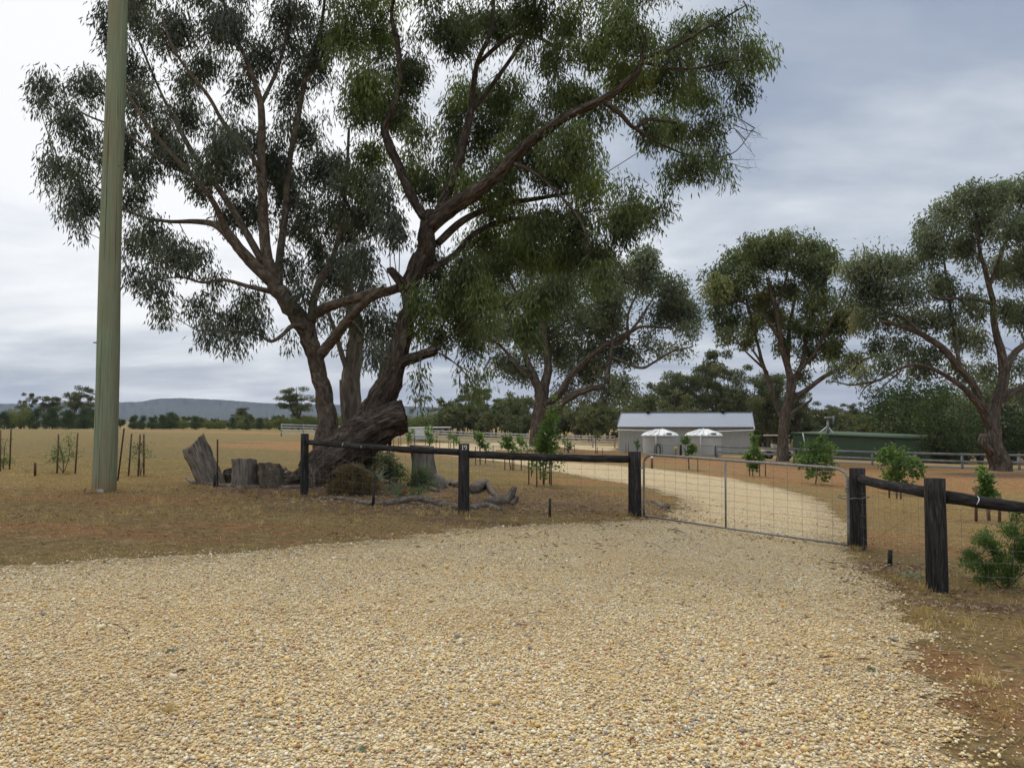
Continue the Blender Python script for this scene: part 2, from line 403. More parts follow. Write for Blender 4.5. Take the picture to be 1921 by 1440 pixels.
M['rock'] = m_plain('stone_rock', (0.34, 0.31, 0.27), 0.9, 0.3, 15)
M['hose'] = m_plain('green_hose', (0.02, 0.07, 0.035), 0.4)
M['yellow'] = m_plain('yellow_plastic', (0.55, 0.40, 0.05), 0.5)
M['red'] = m_plain('red_plastic', (0.5, 0.03, 0.03), 0.5)
M['rubber'] = m_plain('rubber', (0.015, 0.015, 0.015), 0.7)
M['beige'] = m_plain('beige_panel', (0.42, 0.37, 0.28), 0.6, 0.1)
M['roof'] = m_plain('zinc_roof', (0.21, 0.235, 0.285), 0.5, 0.03, 0.7, 0.0)
def m_clad(name, c, pitch, rough=0.5):
    m, t = newmat(name)
    oc = t.n('ShaderNodeTexCoord').outputs['UV']
    oc = t.n('ShaderNodeTexCoord').outputs['Object']
    nz = t.noise(oc, 0.8, 4)
    fin(t, t.ramp(nz, [(0.3, tuple(x * .9 for x in c)), (0.7, c)]), rough, None)
    return m
M['clad'] = m_clad('grey_wall_cladding', (0.40, 0.405, 0.385), .2)
M['cladg'] = m_clad('green_wall_cladding', (0.055, 0.085, 0.050), .2, .95)
def m_ground():
    m, t = newmat('dry_paddock_soil')
    oc = t.n('ShaderNodeTexCoord').outputs['Object']
    soil = t.n('ShaderNodeAttribute', attribute_name='soil').outputs['Fac']
    lit = t.n('ShaderNodeAttribute', attribute_name='mulch').outputs['Fac']
    big = t.noise(oc, 0.16, 5, 0.6)
    mid = t.noise(oc, 1.3, 6, 0.65)
    fine = t.noise(oc, 22.0, 6, 0.75)
    vf = t.noise(t.map(oc, (1, 1, 1)), 90.0, 3, 0.7)
    med2 = t.noise(t.map(oc, (1, 1.6, 1)), 5.5, 6, 0.75)
    tex = t.math('ADD', t.math('MULTIPLY', fine, .5), t.math('MULTIPLY', med2, .5))
    gr = t.ramp(tex, [(0.38, (0.12, 0.080, 0.038)), (0.46, (0.24, 0.168, 0.076)), (0.53, (0.34, 0.245, 0.112)), (0.61, (0.53, 0.40, 0.21))])
    gr = t.mix(t.ramp(t.noise(t.map(oc, (.35, 1, 1)), .45, 7, .7), [(0.42, 0.0), (0.62, 0.5)]), gr, (0.225, 0.168, 0.072))
    gr = t.mix(t.ramp(mid, [(0.45, 0.0), (0.60, 0.40)]), gr, (0.30, 0.205, 0.092))
    gr = t.mix(t.ramp(big, [(0.42, 0.0), (0.60, 0.5)]), gr, t.ramp(tex, [(0.38, (0.17, 0.105, 0.048)), (0.6, (0.42, 0.27, 0.125))]))
    pad = t.n('ShaderNodeAttribute', attribute_name='pasture').outputs['Fac']
    gr = t.mix(t.math('MULTIPLY', pad, .75), gr, t.ramp(tex, [(0.38, (0.085, 0.068, 0.030)), (0.5, (0.185, 0.148, 0.064)), (0.6, (0.34, 0.27, 0.125))]))
    so_ = t.ramp(tex, [(0.38, (0.20, 0.090, 0.042)), (0.5, (0.36, 0.185, 0.085)), (0.60, (0.48, 0.30, 0.155))])
    ms = t.math('ADD', soil, t.math('MULTIPLY', t.math('SUBTRACT', mid, 0.5), 2.4))
    ms = t.math('ADD', ms, t.math('MULTIPLY', t.math('SUBTRACT', med2, 0.5), 2.2))
    c = t.mix(t.ramp(ms, [(0.38, 0.0), (0.85, 0.9)]), gr, so_)
    mu = t.ramp(tex, [(0.38, (0.09, 0.055, 0.034)), (0.48, (0.185, 0.118, 0.070)), (0.56, (0.28, 0.19, 0.118)), (0.63, (0.46, 0.36, 0.25))])
    ml = t.math('ADD', lit, t.math('MULTIPLY', t.math('SUBTRACT', med2, 0.5), 1.8))
    c = t.mix(t.ramp(ml, [(0.35, 0.0), (0.75, 1.0)]), c, mu)
    vor = t.n('ShaderNodeTexVoronoi', {'Vector': oc, 'Scale': 9.0, 'Randomness': 1.0})
    fl = t.ramp(vor.outputs['Distance'], [(0.10, 1.0), (0.14, 0.0)])
    pick = t.ramp(t.n('ShaderNodeSeparateColor', {0: vor.outputs['Color']}).outputs[0], [(0.70, 0.0), (0.74, 0.85)])
    c = t.mix(t.math('MULTIPLY', fl, pick), c, (0.50, 0.42, 0.31))
    h = t.math('ADD', t.math('MULTIPLY', fine, 0.6), t.math('ADD', t.math('MULTIPLY', vf, 0.25), t.math('MULTIPLY', med2, 1.2)))
    fin(t, c, 1.0, h, 1.0, 0.09, spec=0.05)
    return m
M['ground'] = m_ground()
STONE = [(0.0, (0.69, 0.54, 0.30)), (0.20, (0.79, 0.69, 0.46)), (0.40, (0.64, 0.44, 0.18)), (0.54, (0.80, 0.73, 0.55)), (0.66, (0.55, 0.42, 0.24)), (0.75, (0.74, 0.54, 0.23)), (0.87, (0.28, 0.25, 0.23)), (0.945, (0.58, 0.34, 0.20)), (0.975, (0.42, 0.18, 0.09))]
def m_gravel():
    m, t = newmat('quartz_gravel')
    oc = t.n('ShaderNodeTexCoord').outputs['Object']
    wob = t.n('ShaderNodeTexNoise', {'Vector': oc, 'Scale': 40.0, 'Detail': 2.0}).outputs['Color']
    v = t.mix(0.012, oc, wob, 'ADD')
    vor = t.n('ShaderNodeTexVoronoi', {'Vector': v, 'Scale': 58.0})
    r = t.n('ShaderNodeSeparateColor', {0: vor.outputs['Color']}).outputs[0]
    c = t.ramp(r, STONE, 'CONSTANT')
    d = vor.outputs['Distance']
    gap = t.ramp(d, [(0.44, 0.0), (0.62, 0.75)])
    c = t.mix(gap, c, (0.17, 0.125, 0.075))
    big = t.noise(t.map(oc, (1, 1, 1)), 0.55, 5, 0.6)
    med = t.noise(oc, 3.2, 4, 0.6)
    c = t.mix(t.ramp(big, [(0.42, 0.0), (0.66, 0.38)]), c, (0.50, 0.34, 0.15))
    c = t.mix(t.ramp(med, [(0.35, 0.30), (0.55, 0.0)]), c, (0.30, 0.24, 0.16))
    e = t.n('ShaderNodeAttribute', attribute_name='edge').outputs['Fac']
    c = t.mix(t.math('MULTIPLY', e, t.ramp(t.noise(oc, 14, 4), [(0.40, 0.0), (0.56, 1.0)])), c, (0.20, 0.145, 0.075))
    h = t.math('SUBTRACT', 1.0, d)
    fin(t, c, 0.85, h, 0.9, 0.015, spec=0.15)
    return m
M['gravel'] = m_gravel()
def m_stone():
    m, t = newmat('quartz_pebble')
    a = t.n('ShaderNodeAttribute', attribute_name='tint').outputs['Fac']
    oc = t.n('ShaderNodeTexCoord').outputs['Object']
    c = t.ramp(a, STONE, 'CONSTANT')
    n_ = t.noise(oc, 60, 3)
    big = t.noise(oc, 0.55, 5, 0.6)
    c = t.mix(0.5, c, t.ramp(n_, [(0.3, 0.6), (0.7, 1.25)]), 'MULTIPLY')
    c = t.mix(t.ramp(big, [(0.42, 0.0), (0.66, 0.32)]), c, (0.58, 0.38, 0.16))
    c = t.mix(t.ramp(t.noise(t.map(oc, (1, .6, 1), (9, 4, 0)), 0.8, 6, .65), [(0.50, 0.0), (0.68, 0.35)]), c, (0.36, 0.27, 0.16))
    fin(t, c, 0.7, n_, 0.3, 0.004, spec=0.25)
    return m
M['stone'] = m_stone()
def m_hill():
    m, t = newmat('forested_range')
    oc = t.n('ShaderNodeTexCoord').outputs['Object']
    n_ = t.noise(oc, 0.02, 7, 0.7)
    fin(t, t.ramp(n_, [(0.35, (0.026, 0.036, 0.030)), (0.6, (0.050, 0.058, 0.044)), (0.72, (0.09, 0.088, 0.060))]), 1.0, n_, 1.0, 8.0, spec=0.0)
    return m
M['hill'] = m_hill()
M['asphalt'] = m_plain('road_seal', (0.11, 0.11, 0.115), 0.9, 0.1, 8)
# ---------------------------------------------------------------- ground sheet (polar grid around the viewpoint)
nr = 210
rad = np.concatenate([np.linspace(0, 3, 8), 3 * (170 / 3) ** (np.arange(1, nr) / (nr - 1)), [200, 260, 350, 500, 800, 1300, 2200, 4000, 7000]])
# finer angles ahead of the camera
angs = np.concatenate([np.linspace(R(-50), R(50), 360, endpoint=False), np.linspace(R(50), R(310), 120, endpoint=False)])
rr, aa = np.meshgrid(rad[1:], angs, indexing='ij')
gx, gy = (rr * np.sin(aa)).ravel(), (rr * np.cos(aa)).ravel()
gx = np.concatenate([[0], gx]); gy = np.concatenate([[0], gy])
gz = G(gx, gy)
na = len(angs); nrr = len(rad) - 1
i = np.arange(nrr - 1)[:, None] * na + 1; j = np.arange(na)[None]; k = (j + 1) % na
gq = np.stack([i + j, i + na + j, i + na + k, i + k], -1).reshape(-1, 4)
gt = np.stack([np.zeros(na, int), 1 + np.arange(na), 1 + (np.arange(na) + 1) % na], 1)
gm = MB().add(np.stack([gx, gy, gz], 1), gq, gt[:, ::-1])
ground = gm.build('ground', M['ground'], smooth=True)
tag(ground, kind='structure')
def blob(x, y, cx, cy, rx, ry, soft=0.5):
    d = np.sqrt(((x - cx) / rx) ** 2 + ((y - cy) / ry) ** 2)
    return np.clip((1.2 - d) / soft, 0, 1)
def pxblob(x, y, px, py, rx, ry):
    c = at(px, py)
    return blob(x, y, c[0], c[1], rx, ry)
soil = np.full(len(gx), 0.08) + .16 * np.clip((22 - np.hypot(gx, gy)) / 8, 0, 1)
for args in [(210, 935, 2.6, .8), (120, 1000, 3.2, .35), (420, 985, 1.5, .3), (20, 985, 1.6, .3), (500, 930, 1.4, .3), (600, 1000, 2, .25), (1750, 905, 9, 5.5), (1600, 880, 10, 6), (1900, 900, 7, 6), (1450, 960, 1.2, 3.5), (1200, 930, 2.2, 1.0),
             (1100, 847, 12, 3.5), (800, 845, 14, 7), (1850, 1300, .6, 2.0), (1700, 1020, 1.2, 1.5), (1100, 905, 3.0, 1.6), (450, 811, 22, 5), (760, 835, 14, 4), (1350, 868, 9, 6), (1560, 900, 8, 5)]:
    soil = np.maximum(soil, 0.85 * pxblob(gx, gy, *args))
mulch = np.zeros(len(gx))
for args in [(760, 930, 2.8, 2.2), (960, 925, 2.6, 2.5), (1100, 940, 2.4, 2.6), (620, 905, 2.4, 1.6), (480, 915, 1.6, 1.2), (1020, 912, 1.3, .8), (1690, 1065, .8, .5), (1850, 1140, 1.0, .3), (1210, 955, .9, 1.8), (700, 960, 2.5, .6), (960, 985, 2, .5),
             (1530, 912, 1.0, .7), (1690, 926, 1.0, .7), (1415, 895, .9, .7), (1850, 980, .7, .6), (900, 874, 1.3, .9), (960, 884, 1.2, .9), (1295, 882, .9, .7), (1000, 845, 4, 3), (1470, 868, 3, 3), (1880, 890, 3, 3), (1880, 893, 2, 2)]:
    mulch = np.maximum(mulch, 0.8 * pxblob(gx, gy, *args))
# ---------------------------------------------------------------- gravel drive
edge_px = [(-500, 1090), (-150, 1078), (0, 1066), (250, 1050), (450, 1036), (650, 1019), (800, 1001), (950, 987), (1100, 981), (1207, 973), (1262, 962), (1278, 944), (1240, 924), (1180, 909), (1100, 896), (1040, 885), (980, 873), (900, 862), (820, 854), (700, 846),
           (640, 838), (760, 834), (900, 832), (1000, 833), (1155, 838), (1155, 843), (1010, 843), (930, 846), (905, 850), (960, 857), (1050, 866), (1200, 877), (1300, 888), (1400, 903), (1500, 926), (1560, 952), (1592, 1000), (1600, 1035), (1640, 1078), (1690, 1150), (1735, 1250), (1790, 1350), (1850, 1440)]
dpoly = [tuple(at(*e)[:2]) for e in edge_px] + [(2.6, 1.5), (3.4, -4), (5, -12), (-14, -12), (-13, 4)]
dpoly_s = smooth_line(np.array(dpoly), 4)
def polydist(x, y, poly):
    out = np.full(len(x), 1e9)
    for a, b2 in zip(poly, np.roll(poly, -1, 0)):
        ab = b2 - a; L2 = ab.dot(ab) + 1e-9
        t_ = np.clip(((x - a[0]) * ab[0] + (y - a[1]) * ab[1]) / L2, 0, 1)
        out = np.minimum(out, np.hypot(x - a[0] - t_ * ab[0], y - a[1] - t_ * ab[1]))
    return out
def wob(x, y):
    return 0.10 * np.sin(x * 2.3 + 1.3 * np.sin(y * 1.9)) + 0.06 * np.sin(x * 6.1 + y * 4.7) + 0.04 * np.sin(x * 13 - y * 17)
def grid_sheet(x0, x1, y0, y1, cs, off):
    xs = np.arange(x0, x1 + cs / 2, cs); ys = np.arange(y0, y1 + cs / 2, cs)
    X, Y = np.meshgrid(xs, ys, indexing='ij'); nx, ny = X.shape
    xc, yc = (X[:-1, :-1] + cs / 2).ravel(), (Y[:-1, :-1] + cs / 2).ravel()
    d = polydist(xc, yc, dpoly_s) * np.where(inpoly(xc, yc, dpoly_s), 1, -1)
    keep = d + wob(xc, yc) > 0
    ii, jj = np.meshgrid(np.arange(nx - 1), np.arange(ny - 1), indexing='ij')
    ii, jj = ii.ravel()[keep], jj.ravel()[keep]
    q = np.stack([ii * ny + jj, (ii + 1) * ny + jj, (ii + 1) * ny + jj + 1, ii * ny + jj + 1], 1)
    used = np.unique(q); remap = np.full(nx * ny, -1); remap[used] = np.arange(len(used))
    x, y = X.ravel()[used], Y.ravel()[used]
    return np.stack([x, y, G(x, y) + .004 + np.clip((y - 14) * .0006, 0, .035)], 1), remap[q]
dm = MB()
for (x0, x1, y0, y1, cs, off) in [(-14, 8.8, -12, 3.0, .25, .006), (-14, 8.8, 3.0, 20.0, .07, .004), (-24, 22, 20.0, 48.0, .24, .02), (-34, 22, 48.0, 105.0, .5, .04)]:
    v, q = grid_sheet(x0, x1, y0, y1, cs, off)
    dm.add(v, q)
drive = dm.build('gravel_driveway', M['gravel'], smooth=True)
tag(drive, kind='structure')
dv = np.vstack(dm.V)
ed = np.clip(1 - polydist(dv[:, 0], dv[:, 1], dpoly_s) / 0.7, 0, 1)
pasture = np.clip((gy - 17 + gx * .15) / 6, 0, 1) * np.clip((6 - gx) / 10, 0, 1)
for ob, nm, arr in ((ground, 'pasture', pasture), (ground, 'soil', soil), (ground, 'mulch', mulch), (drive, 'edge', ed)):
    a_ = ob.data.attributes.new(nm, 'FLOAT', 'POINT'); a_.data.foreach_set('value', arr.astype(np.float32))
# ---------------------------------------------------------------- loose stones
rng = np.random.default_rng(5)
phi = (1 + 5 ** .5) / 2
ICO = unit(np.array([(-1, phi, 0), (1, phi, 0), (-1, -phi, 0), (1, -phi, 0), (0, -1, phi), (0, 1, phi), (0, -1, -phi), (0, 1, -phi), (phi, 0, -1), (phi, 0, 1), (-phi, 0, -1), (-phi, 0, 1)], float))
ICOF = np.array([(0, 11, 5), (0, 5, 1), (0, 1, 7), (0, 7, 10), (0, 10, 11), (1, 5, 9), (5, 11, 4), (11, 10, 2), (10, 7, 6), (7, 1, 8), (3, 9, 4), (3, 4, 2), (3, 2, 6), (3, 6, 8), (3, 8, 9), (4, 9, 5), (2, 4, 11), (6, 2, 10), (8, 6, 7), (9, 8, 1)])
sx, sy = [], []
for (y0, y1, den) in [(2.6, 5, 3200), (5, 7, 2700), (7, 10, 1500), (10, 14, 750), (14, 18, 300)]:
    w = 0.68 * y1 + 1.2
    n = int(den * 2 * w * (y1 - y0))
    x = rng.uniform(-w, w, n); y = rng.uniform(y0, y1, n)
    d = polydist(x, y, dpoly_s) * np.where(inpoly(x, y, dpoly_s), 1, -1) + wob(x, y)
    keep = (d > 0.12) | (rng.uniform(0, 1, n) < np.exp(np.minimum(d - .12, 0) / 0.22) * np.where(d < 0, .55, .8))
    sx.append(x[keep]); sy.append(y[keep])
sx, sy = np.concatenate(sx), np.concatenate(sy)
thin = .5 + .5 * np.sin(sx * 1.3 + 2 * np.sin(sy * .5)) * np.sin(sy * .9 + sx * .3 + 1)
kp = rng.uniform(0, 1, len(sx)) < .6 + .4 * thin; sx, sy = sx[kp], sy[kp]; n = len(sx)
size = rng.lognormal(math.log(0.0070), 0.36, n)
sc = size[:, None] * np.stack([rng.uniform(.8, 1.35, n), rng.uniform(.7, 1.1, n), rng.uniform(.45, .8, n)], 1)
v = ICO[None] * (1 + rng.uniform(-.30, .30, (n, 12, 1))) * sc[:, None]
th = rng.uniform(0, 6.28, n); c_, s_ = np.cos(th)[:, None], np.sin(th)[:, None]
tl = rng.normal(0, .35, n)[:, None]
vx, vy, vz = v[..., 0], v[..., 1], v[..., 2]
vx, vz = vx * np.cos(tl) - vz * np.sin(tl), vx * np.sin(tl) + vz * np.cos(tl)
v = np.stack([vx * c_ - vy * s_ + sx[:, None], vx * s_ + vy * c_ + sy[:, None], vz + (G(sx, sy) + .005 + size * rng.uniform(.1, .75, n))[:, None]], -1)
smb = MB(); smb.add(v.reshape(-1, 3), None, (np.arange(n)[:, None, None] * 12 + ICOF[None]).reshape(-1, 3), np.repeat(rng.uniform(0, 1, n), 12))
tag(smb.build('gravel_stones', M['stone']), 'loose cream and golden quartz pebbles covering the driveway', 'gravel', kind='stuff')
# ---------------------------------------------------------------- dry grass and litter near the drive
def scatter(n, x0, x1, y0, y1, rng):
    x = rng.uniform(x0, x1, n); y = rng.uniform(y0, y1, n)
    d = polydist(x, y, dpoly_s) * np.where(inpoly(x, y, dpoly_s), 1, -1) + wob(x, y)
    return x, y, d
gmb = MB()
x, y, d = scatter(420000, -20, 18, 3.5, 30, rng)
dens = 0.55 + 0.45 * np.sin(x * 1.1 + np.sin(y * 1.7)) * np.sin(y * 1.4 + 1) 
keep = (d < -0.02) & (rng.uniform(0, 1, len(x)) < dens) & (np.abs(x) < 0.68 * y + 1.2)
keep |= (rng.uniform(0, 1, len(x)) < 0.06) & (d > 0) & (d < .5)
x, y = x[keep], y[keep]; n = len(x)
C = np.stack([x, y, G(x, y) - .003], 1)
D = np.stack([rng.normal(0, .75, n), rng.normal(0, .75, n), rng.uniform(.25, 1, n)], 1)
gmb.leaves(C, D, rng.uniform(.03, .075, n), rng.uniform(.004, .009, n), rng)
tx, ty = [], []
for (px, py, n_, w_) in [(195, 925, 8, .4), (300, 935, 30, 2.2), (570, 930, 10, .3), (450, 922, 26, 1.6), (700, 955, 30, 1.8), (870, 968, 10, .3), (1000, 975, 26, 1.6), (1190, 970, 12, .3), (1610, 1032, 14, .3), (1760, 1108, 18, .35), (1690, 1080, 22, .6), (1850, 1180, 34, 1.0), (1880, 1320, 20, .8), (66, 895, 12, .8), (120, 888, 16, .8), (260, 893, 16, .8), (100, 950, 40, 3), (500, 980, 40, 3), (1500, 905, 40, 4), (1750, 960, 40, 3), (1620, 1090, 18, .5)]:
    c = at(px, py); tx.append(c[0] + rng.normal(0, w_, n_)); ty.append(c[1] + rng.normal(0, w_ * .35, n_))
tx, ty = np.concatenate(tx), np.concatenate(ty)
kp = ~inpoly(tx, ty, dpoly_s); tx, ty = tx[kp], ty[kp]; nb = 26; n = len(tx) * nb
x, y = np.repeat(tx, nb) + rng.normal(0, .035, n), np.repeat(ty, nb) + rng.normal(0, .035, n)
gmb.leaves(np.stack([x, y, G(x, y) - .004], 1), np.stack([rng.normal(0, .45, n), rng.normal(0, .45, n), np.ones(n)], 1), rng.uniform(.05, .14, n), rng.uniform(.004, .008, n), rng, np.clip(np.repeat(rng.uniform(0, 1, len(tx)), nb) + rng.normal(0, .15, n), 0, 1))
tag(gmb.build('dry_grass', M['grass']), 'short dry straw coloured grass on the verge and paddock', 'grass', kind='stuff')
lmb = MB()
lx, ly = [], []
for (px, py, rx, ry, n) in [(760, 945, 3.2, 1.0, 1500), (640, 935, 1.8, .8, 700), (960, 950, 2.4, 1.6, 800), (1100, 930, 2.4, 2.6, 900), (450, 922, 2.4, .7, 500), (1680, 1070, .8, .6, 500), (1760, 1110, .9, .4, 220), (1850, 1150, 1.8, .5, 250), (1860, 1280, 1.0, 1.6, 90), (1200, 970, 1.6, .7, 400),
                            (300, 980, 6, 2.6, 900), (800, 1010, 5, .8, 350), (1400, 1010, 2.8, .6, 250), (1250, 950, .6, 1.2, 200), (1500, 900, 6, 5, 300), (1000, 1150, 4, 3, 60), (210, 925, .8, .4, 60)]:
    c = at(px, py); lx.append(c[0] + rng.normal(0, rx * .6, n)); ly.append(c[1] + rng.normal(0, ry * .6, n))
lx, ly = np.concatenate(lx), np.concatenate(ly); n = len(lx)
lmb.leaves(np.stack([lx, ly, G(lx, ly) + rng.uniform(.012, .03, n)], 1), np.stack([rng.normal(0, 1, n), rng.normal(0, 1, n), rng.normal(0, .18, n)], 1), rng.uniform(.04, .12, n), rng.uniform(.010, .026, n), rng)
tag(lmb.build('leaf_litter', M['litter']), 'fallen gum leaves and bark flakes scattered on the ground', 'leaf litter', kind='stuff')
# ---------------------------------------------------------------- far hills
def hills(name, prof, d, depth, basez, mat):
    mb = MB(); prof = np.array(prof, float)
    xs = np.linspace(prof[0, 0], prof[-1, 0], 1300)
    g = np.random.default_rng(3)
    ys = np.interp(xs, prof[:, 0], prof[:, 1])
    ys = np.convolve(np.pad(ys, 3, 'edge'), np.ones(7) / 7, 'valid') + g.normal(0, .22, len(xs))
    V = []
    rows = 9
    for r_ in range(rows):
        f = r_ / (rows - 1)
        dd = d - depth * (1 - math.sin(f * math.pi / 2)) 
        top = PV(np.stack([xs, ys, np.full(len(xs), d)], 1))
        z = basez + (top[:, 2] - basez) * (f ** 1.3)
        x = top[:, 0] * (dd / d)
        y = np.full(len(xs), dd) + g.normal(0, depth * .01, len(xs))
        V.append(np.stack([x, y, z + g.normal(0, .6, len(xs)) * (0 if f == 1 else 1)], 1))
    b_ = V[-1].copy(); b_[:, 1] += depth * .6; b_[:, 0] *= 1 + depth * .6 / d; b_[:, 2] = basez; V.append(b_)
    n = len(xs); rows += 1
    i = np.arange(rows - 1)[:, None] * n; j = np.arange(n - 1)[None]
    q = np.stack([i + j, i + j + 1, i + n + j + 1, i + n + j], -1).reshape(-1, 4)
    mb.add(np.vstack(V), q)
    return tag(mb.build(name, mat, smooth=True), kind='structure')
hills('hills', [(-1500, 772), (-600, 768), (-100, 757), (0, 757), (120, 756), (215, 754), (260, 754), (300, 747), (340, 746), (420, 750), (500, 756), (600, 758), (700, 760), (815, 763), (900, 768), (1000, 772), (1300, 776), (2200, 778), (3300, 775)], 4200, 1500, -30, M['hill'])
hills('dry_hill', [(1460, 800), (1500, 778), (1525, 769), (1560, 767), (1620, 773), (1680, 785), (1760, 800)], 900, 250, -6, m_plain('dry_hill_grass', (0.30, 0.22, 0.13), 1.0, .2, .05))
# ---------------------------------------------------------------- trees
def limb_pts(l, d0, k=5):
    """l: (px, py, radius px[, depth offset m]) -> smooth world points, radii, in metres"""
    a = np.array([(p[0], p[1], d0 + (p[3] if len(p) > 3 else 0.0), p[2]) for p in l], float)
    s_ = smooth_line(a, k)
    return PV(s_[:, :3]), s_[:, 3] * s_[:, 2] / F * .83
KV = [(.9, .3, .5), (-.4, .8, .6), (.5, -.7, .9), (.2, .6, -1.1), (-.8, -.5, .4)]
KP = [0.3, 1.9, 4.1, 2.2, 5.0]
KV = [np.array(k_) for k_ in KV]
def crown(rng, mb, twig, clumps, skel, d0, depth, leafL, leafW, per, spray_r, droop, dens, link_r, nsub=1.0, yoff=0.0, thick=None, tintf=None):
    """clumps: (px, py, rx, ry[, dy]); leaves into mb, twigs into twig"""
    for cl in clumps:
        px, py, rx, ry = cl[:4]
        dy = cl[4] if len(cl) > 4 else float(np.clip(rng.normal(0, depth * .45), -depth, depth))
        if thick is not None and len(cl) < 5:
            dd_ = np.hypot(thick[:, 0] - px, thick[:, 1] - py); im = int(np.argmin(dd_))
            if dd_[im] < rx * .95 and rng.uniform() < .95:
                dy = thick[im, 2] - d0 + (rx + ry) / 2 * d0 / F * .95 + .25 + abs(rng.normal(0, .3))
        c = P(px, py, d0 + dy)
        s_ = (d0 + dy) / F
        ax = np.array([rx * s_, (rx + ry) / 2 * s_ * .95, ry * s_])
        # branch from the nearest lower limb point
        dv_ = skel - c
        cost = np.linalg.norm(dv_, axis=1) + np.maximum(dv_[:, 2], 0) * 1.2
        j0 = skel[int(np.argmin(cost))]
        mid = (j0 + c) / 2 + rng.normal(0, .06, 3) * np.linalg.norm(c - j0)
        mid[2] += .08 * np.linalg.norm(c - j0)
        ln = smooth_line([j0, mid, c, c + (c - mid) * .25], 4)
        twig.tube(ln, np.linspace(link_r, link_r * .35, len(ln)), 5, False)
        ns = max(4, int(dens * rx * ry * nsub)) * 2
        u = unit(rng.normal(size=(ns, 3))) * (rng.uniform(0, 1, (ns, 1)) ** .42)
        u = u * (1 + .22 * np.sin(u[:, :1] * 5 + px) * np.sin(u[:, 2:] * 6 + py)) * np.where(rng.uniform(0, 1, (ns, 1)) < .10, rng.uniform(1.1, 1.5, (ns, 1)), 1.0)
        sc_ = c + u * ax * 1.05
        fq = 2.1 / max(spray_r * 2.6, .06)
        nv = sum(np.sin((sc_ * kv * fq).sum(1) + ph_) for kv, ph_ in zip(KV, KP))
        edge_ = (u ** 2).sum(1)
        keep = nv > np.quantile(nv + 1.0 * (edge_ < .35), .50) - 0.9 * (edge_ < .35)
        sc_ = sc_[keep][:max(3, ns // 2)]; ns = len(sc_)
        base = ln[rng.integers(len(ln) // 2, len(ln), ns)]
        twig.sticks(base, (base + sc_) / 2 + rng.normal(0, .04, (ns, 3)) * ax, link_r * .30, link_r * .2)
        m2 = twig.V[-1].reshape(ns, 6, 3)[:, 3:].mean(1)
        twig.sticks(m2, sc_, link_r * .2, link_r * .1)
        n = ns * per
        cc_ = np.repeat(sc_, per, 0)
        off = np.clip(rng.normal(0, 1, (n, 3)), -1.5, 1.5) * spray_r * np.array([1, 1, 1.35 if droop > .5 else 1])
        C = cc_ + off
        D = np.stack([off[:, 0] / spray_r * .25 + rng.normal(0, .38, n), off[:, 1] / spray_r * .25 + rng.normal(0, .38, n), np.full(n, -droop) + rng.normal(0, .35, n)], 1)
        tt = np.clip(rng.normal(0.45, .24) + (.22 if tintf and tintf(px, py) else 0) + rng.normal(0, .16, n) + np.repeat(rng.normal(0, .10, ns), per), 0, 1)
        mb.leaves(C, D, leafL * rng.uniform(.65, 1.25, n), leafW * rng.uniform(.7, 1.2, n), rng, tt)
def tree(name, label, cat, d0, base, limbs, clumps, mb_, ml_, seed=1, depth=2.5, leafL=.13, leafW=.026, per=16, spray_r=.17, droop=.9, dens=.010, link_r=.022, rough=.10, group=None, sides=9, extra=None, tintf=None):
    rng = np.random.default_rng(seed)
    t = thing(name, label, cat, base, group)
    tr, br, cr = MB(), MB(), MB(); sk = []; tk_ = []
    for i, l in enumerate(limbs):
        a_ = smooth_line(np.array([(p[0], p[1], d0 + (p[3] if len(p) > 3 else 0.0), p[2]) for p in l], float), 6)
        tk_.append(a_[a_[:, 3] >= (5 if d0 < 30 else 4)])
        pts, rd = limb_pts(l, d0)
        big = rd.max() > .12
        if big:
            g = np.random.default_rng(seed * 31 + i)
            w = g.normal(0, .05, pts.shape); w = (w + np.roll(w, 1, 0) + np.roll(w, -1, 0)) / 3; w[0] = w[-1] = 0
            pts = pts + w * rd.max() * 2
        tr.tube(pts, rd, 44 if rd.max() > .25 else 20 if rd.max() > .15 else sides, True, rough if big else .05, seed + i)
        if len(clumps) and i >= (1 if len(limbs) > 3 else 0): sk.append(pts[len(pts) // 3:])
    sk = np.vstack(sk)
    crown(rng, cr, br, clumps, sk, d0, depth, leafL, leafW, per, spray_r, droop, dens, link_r, thick=np.vstack(tk_), tintf=tintf)
    if extra: extra(cr, br, sk, rng)
    if len(clumps) <= 10:
        for v_, q_ in ((np.vstack(br.V), np.vstack(br.Q)),): tr.add(v_, q_)
    tr.build('trunk', mb_, t, smooth=True)
    if len(clumps) > 10: br.build('branches', mb_, t)
    cr.build('crown', ml_, t)
    return t
